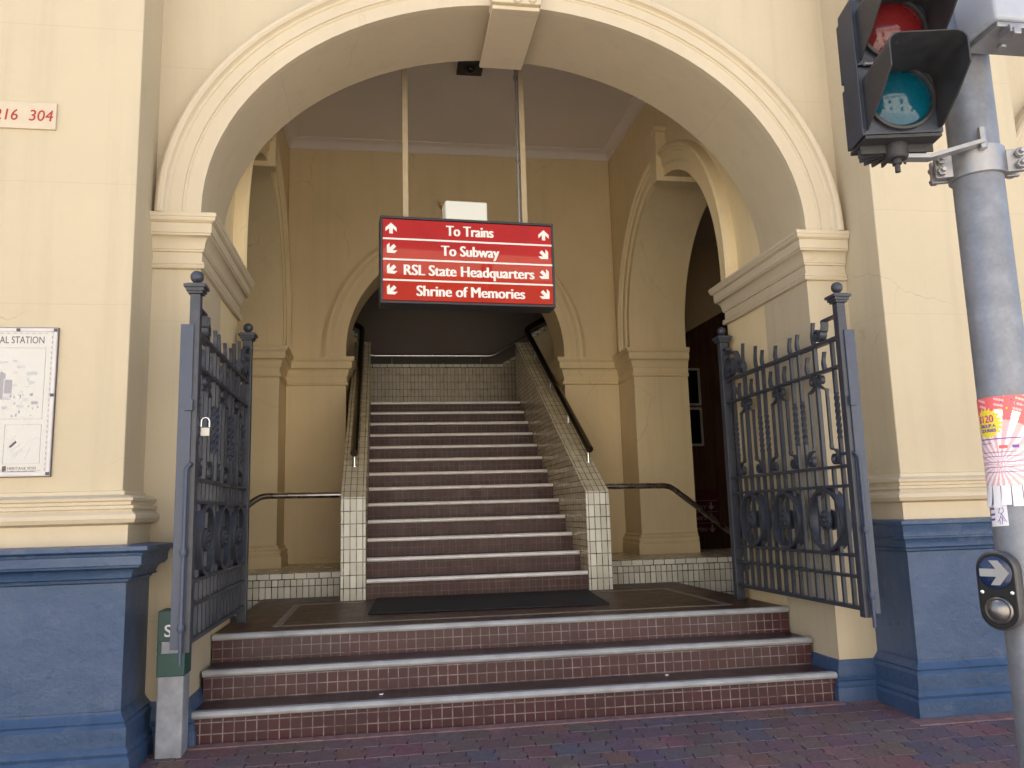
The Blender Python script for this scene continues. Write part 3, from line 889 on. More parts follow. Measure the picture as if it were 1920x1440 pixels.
for z in (1.255, 1.105, .955): sub(MB().box(3.02, 3.655, 5.893, 5.896, z - .003, z + .003).build("divider", M_PALE), t)
ff = lambda u, v, d: (u, 5.894 - d, v)
for z in (1.18, 1.03, .88):
    mb = MB(); w = .012; cx_ = 3.56
    mb.prism([(cx_ - w, z + .05), (cx_ + w, z + .05), (cx_ + w, z - .02), (cx_ + .04, z + .015), (cx_ + .04, z - .012), (cx_, z - .055), (cx_ - .04, z - .012), (cx_ - .04, z + .015), (cx_ - w, z - .02)], ff, 0, .002)
    sub(mb.build("arrow", M_PALE), t)
for body, z in (("Subway", 1.145), ("Headquarters", .995), ("Memories", .845)):
    sub(text_obj("lettering", body, .105, lambda u, v, d: (u, 5.894 - d, v + z), M_PALE, None, fit=(3.49 - .052 * len(body), 3.49)), t)

mb = MB().prism([(-.953, 1.275), (.797, 1.205), (.905, 2.31), (-.90, 2.35)], lambda u, v, d: (u, v, d), 3 * R_ + .001, 3 * R_ + .012)
tag(mb.build("door_mat", M_MAT, bevel=.004), "black rubber mat lying at the foot of the inner staircase", "mat")

# ------------------------------------------------------------------ hanging direction sign
SGW, SGH, SGD = 1.345, .675, .2
sg = empty("hanging_sign", (-.187, 1.2, 3.065), label="large red direction sign with white lettering hung from two poles in the arch", cat="sign")
sg.rotation_euler = (0, 0, radians(3.6))
def loc(o): o.parent = sg; return o
w, h = SGW / 2, SGH / 2
mb = MB()
fr = .018
mb.box(-w, w, 0, SGD, h - fr, h); mb.box(-w, w, 0, SGD, -h, -h + fr); mb.box(-w, -w + fr, .0, SGD, -h + fr, h - fr); mb.box(w - fr, w, .0, SGD, -h + fr, h - fr)
mb.box(-w + fr, w - fr, .02, SGD - .02, -h + fr, h - fr)
loc(mb.build("frame", M_FRAME, bevel=.003))
fs = lambda u, v, d: (u, .004 - d, v)
ph = (SGH - 2 * fr) / 4
ZC = [h - fr - ph * (k + .5) for k in range(4)]
def arrow(mb, cx_, cz_, ang, s):
    P_ = [(-.17, -.5), (.17, -.5), (.17, .02), (.52, -.30), (.52, .06), (0, .55), (-.52, .06), (-.52, -.30), (-.17, .02)]
    ca_, sa_ = cos(ang), sin(ang)
    mb.prism([(cx_ + s * (x * ca_ - y * sa_), cz_ + s * (x * sa_ + y * ca_)) for x, y in P_], fs, 0, .003)
words = ["To Trains", "To Subway", "RSL State Headquarters", "Shrine of Memories"]
fits = [(-.172, .189), (-.213, .232), (-.496, .505), (-.402, .426)]
for k in range(4):
    mb = MB().box(-w + fr + .001, w - fr - .001, .004, .02, ZC[k] - ph / 2 + .006, ZC[k] + ph / 2 - .006)
    pn = loc(mb.build("panel", M_RED, bevel=.0015))
    for sd_ in (-1, 1):
        mb = MB(); arrow(mb, sd_ * (w - .08), ZC[k], 0 if k == 0 else radians(180 - sd_ * -45 if sd_ < 0 else 225), .080)
        mb.build("arrow", M_WHITE, pn)
    mb = MB()
    for q, dx in enumerate((-.0042, -.0014, .0014, .0042)):
        text_obj("x", words[k], .116, lambda u, v, d: fs(u + dx, v + ZC[k] - .038, d + q * .0002), None, None, emb=0, fit=fits[k], th=.003, mb=mb)
    mb.build("lettering", M_WHITE, pn)
    if k < 3:
        mb = MB().box(-w + fr, w - fr, -.001, .0195, ZC[k] - ph / 2 - .0075, ZC[k] - ph / 2 + .0055)
        mb.build("divider", M_WHITE, pn)
for x in (-.475, .465):
    mb = MB().box(x - .022, x + .022, .07, .11, h, 5.47 - 3.065)
    loc(mb.build("pole", M_POLE, bevel=.004))
mb = MB().tube([(.425, .09, h), (.425, .09, 2.40)], .009, 8)
for z in (.9, 1.6): mb.lathe([(.016, -.02), (.016, .02)], (.425, .09, z), k=8)
loc(mb.build("conduit", M_BRACE, smooth=40))
el = empty("emergency_light", (-.205, 1.3, 3.405), label="white glowing emergency light box standing on top of the red sign", cat="light")
el.rotation_euler = (0, 0, radians(3.6))
mb = MB().box(-.165, .165, -.08, .06, .0, .155); o = mb.build("diffuser", M_LIT, bevel=.014, seg=3); o.parent = el
mb = MB().box(-.168, .168, .061, .075, .0, .15); o = mb.build("backplate", M_WHITEPAINT); o.parent = el
cb = empty("ceiling_camera", (0, 2.45, 5.35), label="small dark box camera on the ceiling just behind the keystone", cat="camera")
mb = MB().box(-.125, .12, 2.34, 2.58, 5.38, 5.42); mb.box(-.10, .10, 2.37, 2.55, 5.42, 5.47); sub(mb.build("housing", M_SIGBLK, bevel=.006), cb)
mb = MB().lathe([(.05, 0), (.045, -.02), (.02, -.035), (0, -.038)], (0, 2.46, 5.38)); sub(mb.build("dome", M_BLACK, smooth=50), cb)

# ------------------------------------------------------------------ wrought iron gates
def spiral(cy, cz, r0, r1, a0, turns, k=22):
    return [(cy + (r0 + (r1 - r0) * t / k) * cos(a0 + 2 * pi * turns * t / k), cz + (r0 + (r1 - r0) * t / k) * sin(a0 + 2 * pi * turns * t / k)) for t in range(k + 1)]

def strip(mb, path, t, wd):
    """flat bar bent in the plane of the leaf: path in (s, z), t thick, wd wide across the leaf"""
    path = [Vector(p) for p in path]; rings = []
    for i, p in enumerate(path):
        d = Vector((0, 0))
        if i < len(path) - 1: d += (path[i + 1] - p).normalized()
        if i: d += (p - path[i - 1]).normalized()
        d = d.normalized() if d.length > 1e-6 else Vector((1, 0))
        nn = Vector((-d.y, d.x)) * t / 2
        rings.append([(-wd / 2, *(p + nn)), (wd / 2, *(p + nn)), (wd / 2, *(p - nn)), (-wd / 2, *(p - nn))])
    mb.loft(rings)

def ball_cap(mb, s, z, w):
    for k, (e, z0, z1) in enumerate(((.010, 0, .012), (.018, .012, .030), (.028, .030, .046), (.016, .046, .052))):
        mb.box(-w - e, w + e, s - w - e, s + w + e, z + z0, z + z1)
    mb.lathe([(.014, .05), (.012, .062)] + [(.034 * sin(a), .094 - .034 * cos(a)) for a in [pi * q / 10 for q in range(1, 11)]], (0, s, z), k=16)

def gate(side, label):
    """leaf coordinates: x across, y = -s along (s from hinge 0 to 1.64), z up; the hinge is at y=1.185"""
    g = empty("iron_gate", (side * 1.80, 0, 0), label=label, cat="gate", group="pair of iron gates")
    def put(mb, name, m=M_GATE, **k):
        o = mb.build(name, m, g, **k); return o
    YH, YN = 1.185, -.478
    # stiles
    mb = MB().box(-.032, .032, YH - .032, YH + .032, .475, 2.44); s1 = put(mb, "stile", bevel=.004)
    mb = MB(); ball_cap(mb, YH, 2.44, .032); mb.build("finial", M_GATE, s1, smooth=40)
    mb = MB().box(-.026, .026, YN - .026, YN + .026, .54, 2.33); s2 = put(mb, "stile", [M_GATE], bevel=.004)
    mb = MB(); ball_cap(mb, YN, 2.33, .026); mb.build("finial", M_GATE, s2, smooth=40)
    a, c = sorted((side * .0, side * .064))
    mb = MB().box(a, c, YN - .036, YN - .0275, .56, 2.165); put(mb, "cover_plate", M_GATEFRONT, bevel=.002)
    for z in (.72, 2.06):
        mb = MB(); mb.box(*sorted((side * .032, side * .085)), YH - .02, YH + .02, z - .025, z + .025); mb.lathe([(.02, -.04), (.02, .04)], (side * .05, YH, z), k=10)
        put(mb, "hinge", smooth=40)
    for z, t in ((2.13, .022), (1.96, .018), (1.38, .018), (1.267, .018), (.875, .018), (.758, .018), (.585, .022)):
        mb = MB().box(-.021, .021, YN + .026, YH - .032, z - t / 2, z + t / 2); put(mb, "rail", bevel=.002)
    ys = [1.035 - .1005 * k for k in range(15)]
    cent = [2, 7, 12]
    r3 = 1.389
    bw = .0105
    for k, y in enumerate(ys):
        # lower panels
        mb = MB()
        for z0, z1 in ((.596, .749), (.767, .866), (.884, 1.258), (1.276, 1.371)):
            mb.box(-bw, bw, y - bw, y + bw, z0, z1)
        ph_ = min(abs(k - q) for q in cent)
        def tip(z0, z1):
            ring = []
            for t in range(7):
                q = t / 6; dx = .010 * sin(q * pi * 1.3); wv = bw * (1 - .15 * q + .25 * sin(q * pi * 2.0))
                ring.append([(-bw, y - wv + dx, z0 + (z1 - z0) * q), (bw, y - wv + dx, z0 + (z1 - z0) * q), (bw, y + wv + dx, z0 + (z1 - z0) * q), (-bw, y + wv + dx, z0 + (z1 - z0) * q)])
            mb.loft(ring)
        if ph_ == 0:
            mb.box(-bw * 1.15, bw * 1.15, y - bw * 1.15, y + bw * 1.15, r3, 1.951); mb.box(-bw * 1.15, bw * 1.15, y - bw * 1.15, y + bw * 1.15, 1.969, 2.119)
            tip(2.141, {2: 2.361, 7: 2.24, 12: 2.28}[k])
        elif ph_ == 1:
            mb.box(-bw * .8, bw * .8, y - bw * .8, y + bw * .8, 1.505, 1.845)
            tip(1.969, 2.078)
        else:
            mb.box(-bw, bw, y - bw, y + bw, r3, 1.54); mb.box(-bw, bw, y - bw, y + bw, 1.815, 1.951); mb.box(-bw, bw, y - bw, y + bw, 1.969, 2.119)
            rings = []
            for t in range(37):
                a_ = pi / 4 + t / 36 * 2 * pi * 1.75; rr = bw * 1.414 * 1.12
                rings.append([(rr * cos(a_ + q * pi / 2), y + rr * sin(a_ + q * pi / 2), 1.54 + .275 * t / 36) for q in range(4)])
            mb.loft(rings)
            if k not in (0, 14): tip(2.141, 2.30 if k == 4 else 2.25)
        put(mb, "bar")
    for q in cent:
        for dy in (-1, 1):
            y = ys[q + dy] ; yc = ys[q]
            sg_ = 1 if y > yc else -1
            # upper C-scroll towards the centre bar
            mb = MB()
            p = [(y, 1.84), (y, 1.85), (y - sg_ * .03, 1.858), (y - sg_ * .058, 1.872)]
            cs = (yc + sg_ * .046, 1.912)
            sp = spiral(cs[0], cs[1], .040, .010, -pi / 2 + sg_ * -.0, 1.35 * -sg_ * -1, 26) if False else [(cs[0] - sg_ * .038 * (1 - t / 40) * sin(t / 26 * 2 * pi * 1.3) * -1 * -1, cs[1] - .038 * (1 - t / 40) * cos(t / 26 * 2 * pi * 1.3)) for t in range(27)]
            strip(mb, p + sp, .009, .026)
            put(mb, "scroll")
            # lower scroll away from the centre bar
            mb = MB()
            p = [(y, 1.515), (y, 1.495), (y + sg_ * .012, 1.487), (y + sg_ * .04, 1.484), (y + sg_ * .062, 1.468), (y + sg_ * .072, 1.44)]
            cs = (y + sg_ * .036, 1.432)
            sp = [(cs[0] + sg_ * .038 * (1 - t / 42) * cos(t / 28 * 2 * pi * 1.35), cs[1] - .038 * (1 - t / 42) * sin(t / 28 * 2 * pi * 1.35)) for t in range(29)]
            strip(mb, p + sp, .009, .026)
            put(mb, "scroll")
    for q in cent:
        y = ys[q]
        mb = MB()
        R0, R1 = .188, .170
        K = 48
        rings = [[(-.034, y + R0 * cos(a_), 1.071 + R0 * sin(a_)), (.034, y + R0 * cos(a_), 1.071 + R0 * sin(a_)), (.034, y + R1 * cos(a_), 1.071 + R1 * sin(a_)), (-.034, y + R1 * cos(a_), 1.071 + R1 * sin(a_))] for a_ in [2 * pi * t / K for t in range(K + 1)]]
        mb.loft(rings, caps=False)
        rg = put(mb, "ring", smooth=40)
        mb = MB()
        for e in (-1, 1):
            mb.lathe([(.062, 0), (.062, .010), (.054, .016), (.046, .013), (.040, .018), (.018, .020), (.014, .028), (0, .030)], (e * .016, y, 1.071), (e, 0, 0), 20)
            for t in range(6):
                a_ = 2 * pi * t / 6
                mb.lathe([(.014, 0), (.012, .008), (0, .012)], (e * .034, y + .032 * cos(a_), 1.071 + .032 * sin(a_)), (e, 0, 0), 8)
        mb.build("rosette", M_GATE, rg, smooth=40)
    # big volutes at both ends of the top rail
    mb = MB()
    cs = (YH - .115, 2.235)
    p = [(YH - .032, 2.375), (YH - .09, 2.378), (YH - .105, 2.36), (YH - .06, 2.33), (YH - .045, 2.26)]
    sp = [(cs[0] + .078 * (1 - t / 46) * cos(.1 + t / 32 * 2 * pi * 1.6), cs[1] - .088 * (1 - t / 46) * sin(.1 + t / 32 * 2 * pi * 1.6)) for t in range(33)]
    strip(mb, p + sp, .010, .044); put(mb, "volute", smooth=40)
    mb = MB()
    cs = (YH - .31, 2.20)
    sp = [(cs[0] + .052 * (1 - t / 44) * cos(-.2 + t / 30 * 2 * pi * 1.4), cs[1] - .052 * (1 - t / 44) * sin(-.2 + t / 30 * 2 * pi * 1.4)) for t in range(31)]
    strip(mb, [(YH - .17, 2.325), (YH - .22, 2.33), (YH - .25, 2.29), (YH - .26, 2.24)] + sp, .010, .044); put(mb, "volute", smooth=40)
    mb = MB()
    cs = (YN + .235, 2.19)
    sp = [(cs[0] - .045 * (1 - t / 44) * cos(-.2 + t / 30 * 2 * pi * 1.4), cs[1] - .045 * (1 - t / 44) * sin(-.2 + t / 30 * 2 * pi * 1.4)) for t in range(31)]
    strip(mb, [(YN + .026, 2.262), (YN + .165, 2.262), (YN + .17, 2.255), (YN + .168, 2.235), (YN + .178, 2.205)] + sp, .010, .048); put(mb, "volute", smooth=40)
    # drop bolt on the street face of the meeting stile
    mb = MB()
    x = side * .012
    yb = YN - .048
    mb.tube([(x - side * .02, YN + .09, 1.452), (x - side * .02, YN - .02, 1.452), (x - side * .015, yb + .006, 1.448), (x, yb, 1.425), (x, yb, .49)], .010, 10)
    for z in (1.02, .66): mb.lathe([(.016, -.018), (.018, -.012), (.018, .012), (.016, .018)], (x, yb, z), k=10)
    mb.box(*sorted((x - .02, x + .02)), YN - .05, YN - .026, 1.72, 1.775)
    put(mb, "drop_bolt", M_GATEFRONT, smooth=40)
    return g
gate(-1, "open wrought iron gate leaf with a padlock against the left jamb")
gate(1, "open wrought iron gate leaf without padlock against the right jamb")
pl = empty("padlock", (-1.765, -.44, 1.62), label="small silver padlock hanging on the left gate", cat="padlock")
mb = MB().box(-1.770, -1.720, -.452, -.430, 1.592, 1.644); sub(mb.build("body", M_BRASS, bevel=.006), pl)
mb = MB().tube([(-1.765, -.44, 1.64), (-1.765, -.44, 1.672)] + [(-1.745 - .02 * cos(a_), -.44, 1.672 + .02 * sin(a_)) for a_ in [pi * q / 8 for q in range(1, 8)]] + [(-1.725, -.44, 1.672), (-1.725, -.44, 1.64)], .005, 8)
sub(mb.build("shackle", M_BRIGHT, smooth=50), pl)

# ------------------------------------------------------------------ marker post at the left jamb
mp = empty("marker_post", (-1.93, -.12, 0), label="weathered grey square post with green bands in front of the left jamb", cat="post")
mb = MB().box(-1.992, -1.862, -.205, -.06, -.06, .66); sub(mb.build("post_body", M_POSTW, bevel=.008), mp)
mb = MB()
mb.box(-1.996, -1.858, -.209, -.055, .385, .50); mb.box(-1.997, -1.859, -.2085, -.056, .56, .715); mb.box(-1.9965, -1.975, -.2088, -.0555, .501, .559)
sub(mb.build("green_band", M_GREEN, bevel=.004), mp)
mb = MB()
text_obj("x", "S", .085, lambda u, v, d: (-1.965 + u, -.2086 - d, .585 + v), None, None, emb=.001, mb=mb, th=.0015)
sub(mb.build("lettering", M_PAPER), mp); mb = MB()
text_obj("x", "1", .07, lambda u, v, d: (-1.925 + u, -.2086 - d, .662 + v), None, None, emb=.001, mb=mb, th=.0015)
sub(mb.build("lettering", M_PAPER), mp)

# ------------------------------------------------------------------ heritage plaque and number plate on the left pier
YP = -.367
fp = lambda u, v, d: (u, YP - .016 - d, v)
hp = empty("heritage_plaque", (-2.72, YP, 1.79), label="glossy white heritage information plaque on the left pier", cat="plaque")
X0, X1, Z0, Z1 = -2.955, -2.490, 1.409, 2.172
mb = MB().box(X0, X1, YP - .012, YP - .001, Z0, Z1); sub(mb.build("backing", M_INK, bevel=.002), hp)
mb = MB().box(X0 + .004, X1 - .004, YP - .016, YP - .012, Z0 + .004, Z1 - .004); sub(mb.build("face", M_PLAQ), hp)
mb = MB()
for a_, c_, e_, g_ in ((X0 + .006, X1 - .006, Z1 - .022, Z1 - .008), (X0 + .006, X1 - .006, Z0 + .008, Z0 + .022), (X0 + .006, X0 + .02, Z0 + .022, Z1 - .022), (X1 - .02, X1 - .006, Z0 + .022, Z1 - .022)):
    mb.box(a_, c_, YP - .020, YP - .016, e_, g_)
sub(mb.build("frame", M_PLAQF, bevel=.002), hp)
for x, z in ((X1 - .013, Z1 - .015), (X1 - .013, Z0 + .015), (X1 - .013, (Z0 + Z1) / 2 + .03), (X0 + .013, Z1 - .015), (X0 + .013, Z0 + .015), (-2.68, Z1 - .015), (-2.745, Z0 + .015), (X0 + .013, 1.8)):
    sub(MB().box(x - .009, x + .009, YP - .024, YP - .020, z - .008, z + .008).build("clip", M_INK, bevel=.002), hp)
mb = MB()
k_ = 0
z = Z0 + .03
while z < Z1 - .03:
    mb.box(X1 - .030, X1 - .0265, YP - .0175, YP - .016, z, z + .014); mb.box(X0 + .0265, X0 + .030, YP - .0175, YP - .016, z, z + .014); z += .027
x = X0 + .04
while x < X1 - .04:
    mb.box(x, x + .016, YP - .0175, YP - .016, Z0 + .030, Z0 + .0335); mb.box(x, x + .016, YP - .0175, YP - .016, Z1 - .0335, Z1 - .030); x += .03
sub(mb.build("dashed_border", M_INK2), hp)
def frame_lines(mb, a_, c_, e_, g_, t=.0012):
    for q in ((a_, c_, e_, e_ + t), (a_, c_, g_ - t, g_), (a_, a_ + t, e_ + t, g_ - t), (c_ - t, c_, e_ + t, g_ - t)): mb.box(q[0], q[1], YP - .0172, YP - .016, q[2], q[3])
mb = MB(); frame_lines(mb, -2.915, -2.545, 1.70, 2.065); sub(mb.build("picture_frame", M_INK2), hp)
mb = MB(); frame_lines(mb, -2.715, -2.545, 1.475, 1.672); sub(mb.build("map_frame", M_INK2), hp)
mb = MB()
rnd = random.Random(3)
def qbox(a_, c_, e_, g_, d=.0168): mb.box(a_, c_, YP - d, YP - .016, e_, g_)
qbox(-2.772, -2.735, 1.80, 1.905); qbox(-2.730, -2.695, 1.83, 1.90); qbox(-2.762, -2.728, 1.905, 1.925); qbox(-2.90, -2.80, 1.80, 1.87)
mb.prism([(-2.768, 1.925), (-2.745, 1.943), (-2.722, 1.925)], fp, -.001, .0007)
sub(mb.build("sketched_buildings", M_INK2), hp)
mb = MB()
for k_ in range(26):
    x = rnd.uniform(-2.90, -2.56); z = rnd.uniform(1.705, 1.82); s_ = rnd.uniform(.003, .008)
    qbox(x, x + s_, z, z + s_ * rnd.uniform(1.2, 2.6), .0168 + k_ * 1e-5)
qbox(-2.60, -2.57, 1.775, 1.79)
sub(mb.build("sketched_street", M_INK2), hp)
mb = MB()
for k_ in range(30):
    x = rnd.uniform(-2.90, -2.60); z = rnd.uniform(1.75, 2.0); qbox(x, x + rnd.uniform(.01, .05), z, z + rnd.uniform(.004, .02), .0166 + k_ * 1e-5)
for k_ in range(9):
    a_ = rnd.uniform(.3, 1.2); x = rnd.uniform(-2.70, -2.60); z = rnd.uniform(1.49, 1.58); L_ = rnd.uniform(.04, .09)
    mb.prism([(x, z), (x + .002, z), (x + .002 + L_ * cos(a_) * .8, z + L_ * sin(a_)), (x + L_ * cos(a_) * .8, z + L_ * sin(a_))], fp, -.001, .0006 + k_ * 1e-5)
sub(mb.build("faint_sketch", M_INK3), hp)
mb = MB()
mb.prism([(-2.690, 1.562), (-2.683, 1.555), (-2.655, 1.583), (-2.662, 1.591)], fp, 0, .001)
sub(mb.build("map_mark", M_INK), hp)
sub(text_obj("title", "CENTRAL STATION", .052, lambda u, v, d: fp(u, v + 2.088, d), M_INK, None, fit=(-2.885, -2.556), th=.0008), hp)
mb = MB()
text_obj("x", "HERITAGE SITES", .018, lambda u, v, d: fp(u, v + 1.447, d), None, None, fit=(-2.690, -2.558), mb=mb, th=.0008)
mb.box(-2.715, -2.697, YP - .0172, YP - .016, 1.437, 1.465)
mb.box(-2.690, -2.558, YP - .0168, YP - .016, 1.436, 1.4385)
sub(mb.build("credit_line", M_INK), hp)
mb = MB()
for k_ in range(18):
    mb.box(-2.915, -2.735 - .02 * rnd.random(), YP - .0168, YP - .016, 1.665 - k_ * .011, 1.668 - k_ * .011)
sub(mb.build("text_block", M_INK2), hp)
np_ = empty("number_plate", (-2.75, YP, 3.33), label="cream plate with red numerals high on the left pier", cat="plate")
mb = MB().box(-3.10, -2.567, YP - .014, YP - .001, 3.252, 3.402); sub(mb.build("plate", M_PLATE, bevel=.003), np_)
mb = MB()
fn = lambda u, v, d: (u, YP - .0142 - d, v)
_ = 0
text_obj("x", "216", .088, lambda u, v, d: fn(u, v + 3.297, d), None, None, fit=(-2.872, -2.756), mb=mb, shear=.12, emb=0)
sub(mb.build("numerals", M_REDNUM), np_); mb = MB()
text_obj("x", "304", .088, lambda u, v, d: fn(u, v + 3.297, d), None, None, fit=(-2.700, -2.582), mb=mb, shear=.12, emb=0)
sub(mb.build("numerals", M_REDNUM), np_)

# ------------------------------------------------------------------ traffic signal on its galvanised pole
PX, PY, PR = .967, -2.662, .071
ts = empty("traffic_signal", (PX, PY, gz(PY)), label="galvanised pole carrying a traffic light, a junction box and a pedestrian push button", cat="traffic light")
mb = MB().lathe([(PR, 0), (PR, 4.4), (PR - .01, 4.42), (0, 4.43)], (PX, PY, gz(PY)), k=40)
mb.lathe([(PR + .06, 0), (PR + .06, .02), (PR + .01, .025)], (PX, PY, gz(PY)), k=30)
sub(mb.build("pole", M_GALV, smooth=40), ts)
# clamp with bolts and arm
mb = MB().lathe([(PR, -.045), (PR + .010, -.042), (PR + .010, .042), (PR, .045)], (PX, PY, 2.185), k=40)
cl = sub(mb.build("clamp", M_BRACE, smooth=40), ts)
for a_ in (radians(160), radians(-20)):
    mb = MB(); c_, s_ = cos(a_), sin(a_)
    Mx = Matrix.Translation((PX + (PR + .02) * c_, PY + (PR + .02) * s_, 2.185)) @ Matrix.Rotation(a_, 4, 'Z')
    mb.box(-.015, .035, -.03, -.012, -.035, .035, M=Mx); mb.box(-.015, .035, .012, .03, -.035, .035, M=Mx)
    for z in (-.018, .018):
        q0, q1 = Mx @ Vector((.02, -.065, z)), Mx @ Vector((.02, .065, z)); mb.tube([q0, q1], .008, 8)
        for q in (-.042, .042):
            p0, p1 = Mx @ Vector((.02, q - .008, z)), Mx @ Vector((.02, q + .008, z)); mb.tube([p0, p1], .015, 6)
    mb.build("bolted_lug", M_BRACE, cl, bevel=.002)
HX, HY = .676, -2.737          # lens plane
HA = radians(-11)              # the head looks slightly towards the camera side
Hm = Matrix.Translation((HX, HY, 2.355)) @ Matrix.Rotation(HA, 4, 'Z')
mb = MB()
armp = [Hm @ Vector((0, .07, -.155)), Vector((.78, -2.70, 2.19)), Vector((PX - .04, PY - .085, 2.225))]
for a_, c_ in zip(armp, armp[1:]):
    d = (c_ - a_).normalized(); sdv = d.cross(Vector((0, 0, 1))).normalized() * .018; upv = Vector((0, 0, .006))
    mb.loft([[a_ + sdv + upv, a_ - sdv + upv, a_ - sdv - upv, a_ + sdv - upv], [c_ + sdv + upv, c_ - sdv + upv, c_ - sdv - upv, c_ + sdv - upv]])
mb.tube([armp[2] + Vector((0, 0, -.02)), armp[2] + Vector((0, 0, .045))], .012, 6)
mb.build("arm", M_BRACE, cl)
SH = .222
mb = MB()
for k in range(2):
    z0 = -.111 + k * SH
    mb.box(-.118, .118, .0, .10, z0 + .003, z0 + SH - .003, M=Hm)
    mb.box(-.112, .112, .10, .14, z0 + .012, z0 + SH - .012, M=Hm)
mb.box(-.121, -.116, -.006, .10, -.113, 2 * SH - .113, M=Hm)
hd = sub(mb.build("signal_head", M_SIGIN, bevel=.007), ts)
mb = MB()
mb.box(-.112, .112, .0, .12, -.121, -.1115, M=Hm)
for k in range(11):
    a_ = pi * k / 10
    Mx = Hm @ Matrix.Translation((0, .055, -.132)) @ Matrix.Rotation(a_, 4, 'Z')
    mb.box(.03, .108, -.003, .003, -.014, .012, M=Mx)
mb.lathe([(.034, .0), (.034, -.055), (.03, -.06), (.014, -.06), (.014, -.075), (.008, -.076), (.008, -.10), (0, -.10)], Hm @ Vector((0, .06, -.105)), k=16)
mb.build("base_plate", M_SIGBLK, hd, smooth=30)
for k, ml in ((0, M_LGRN), (1, M_LRED)):
    zc = k * SH
    mb = MB()
    ring = [(.101, -.002), (.101, -.014), (.094, -.017), (.090, -.012), (.089, .0)]
    mb.loft([[Hm @ Vector((r * cos(2 * pi * j / 40), d, zc + r * sin(2 * pi * j / 40))) for j in range(40)] for r, d in ring], caps=False)
    mb.build("lens_ring", M_SIGBLK, hd, smooth=40)
    mb = MB()
    mb.loft([[Hm @ Vector((r * cos(2 * pi * j / 40), d, zc + r * sin(2 * pi * j / 40))) for j in range(40)] for r, d in [(.089, -.006), (.075, -.016), (.055, -.024), (.03, -.029), (.001, -.031)]])
    mb.build("lens", ml, hd, smooth=60)
    # visor: rounded square tunnel, open below, its sides cut back towards the bottom
    mb = MB()
    prof = []
    rc = .03; wv = .106; tv = .085
    prof += [(-wv, -.098), (-wv, -.05), (-wv, 0), (-wv, .04)]
    prof += [(-wv + rc - rc * cos(t), tv - rc + rc * sin(t)) for t in [pi / 2 * q / 5 for q in range(6)]]
    prof += [(wv - rc + rc * sin(t), tv - rc + rc * cos(t)) for t in [pi / 2 * q / 5 for q in range(6)]]
    prof += [(wv, .04), (wv, 0), (wv, -.05), (wv, -.098)]
    def dep(z): return .20 if z > -.012 else max(.012, .20 * (1 - (-.012 - z) / .095))
    rows = []
    for e in (0, .004):
        for fr_ in ((0, 1) if e == 0 else (1, 0)):
            rows.append([Hm @ Vector((x * (1 - e / wv) * (1 + .03 * fr_), -dep(z) * fr_ - .001, zc + (z * (1 - e / wv)) + .012 * fr_ * (1 if z > 0 else 0))) for x, z in prof])
    mb.loft(rows + [rows[0]], closed=False, caps=False)
    mb.build("visor", M_SIGBLK, hd, smooth=40)
    mb = MB().tube([Hm @ Vector((-.10, -.012, zc + .111)), Hm @ Vector((-.055, -.012, zc + .111))], .006, 8); mb.build("catch", M_BRACE, hd)
# junction box
mb = MB().box(.888, 1.12, -2.90, -2.735, 2.53, 2.95); jb = sub(mb.build("junction_box", M_GREYBOX, bevel=.012, seg=3), ts)
mb = MB()
mb.box(.90, 1.108, -2.888, -2.745, 2.512, 2.529)
for x in (.925, 1.06):
    mb.box(x, x + .035, -2.905, -2.86, 2.488, 2.513); mb.box(x + .006, x + .03, -2.912, -2.893, 2.478, 2.500)
mb.tube([(.985, -2.80, 2.512), (.985, -2.80, 2.50)], .012, 8)
mb.build("catch", M_BRACE, jb, bevel=.004)
# push button
ba = radians(-57)                 # the plate faces mostly along the footpath
Bm = Matrix.Translation((.845, -2.695, .914)) @ Matrix.Rotation(ba, 4, 'Z')     # local: x across, -y outward
def stadium(w_, h_, k=14):
    r = w_; zt = h_ - w_
    return [(r * cos(t), zt + r * sin(t)) for t in [pi * q / k for q in range(k + 1)]] + [(-r * cos(t), -zt - r * sin(t)) for t in [pi * q / k for q in range(k + 1)]]
fB = lambda u, v, d: tuple(Bm @ Vector((u, -d, v)))
mb = MB().prism(stadium(.051, .107), fB, -.075, -.024)
pb = sub(mb.build("push_button", M_BTNSIDE, bevel=.004, smooth=40), ts)
mb = MB().prism(stadium(.053, .109), fB, -.023, .0); mb.build("cover", M_BTNSIDE, pb, bevel=.006, smooth=40)
mb = MB().prism(stadium(.047, .103), fB, .0, .004); mb.build("face_plate", M_BTNBLK, pb, bevel=.002, smooth=40)
mb = MB().loft([[fB(r * cos(2 * pi * j / 36), .05 + r * sin(2 * pi * j / 36), d) for j in range(36)] for r, d in ((.044, .004), (.044, .009), (.041, .011), (.001, .011))]); mb.build("arrow_disc", M_NAVY, pb, smooth=40)
mb = MB().prism([(-.038, -.011), (.004, -.011), (-.012, -.034), (.012, -.034), (.038, 0), (.012, .034), (-.012, .034), (.004, .011), (-.038, .011)], lambda u, v, d: fB(u, v + .05, d), .011, .014); mb.build("arrow", M_SILV, pb, bevel=.001)
mb = MB().loft([[fB(r * cos(2 * pi * j / 36), -.052 + r * sin(2 * pi * j / 36), d) for j in range(36)] for r, d in ((.037, .004), (.037, .012), (.033, .015), (.030, .012), (.028, .016), (.022, .021), (.012, .0245), (.001, .0255))]); mb.build("button", M_BTNMETAL, pb, smooth=60)
for x in (-.038, .038):
    mb = MB().loft([[fB(x + r * cos(2 * pi * j / 10), -.004 + r * sin(2 * pi * j / 10), d) for j in range(10)] for r, d in ((.005, .004), (.005, .006), (.001, .0065))])
    mb.build("screw", M_BRIGHT, pb)
mb = MB().box(-.03, .03, .07, .13, -.06, .06, M=Bm); mb.build("mount", M_BTNSIDE, pb)

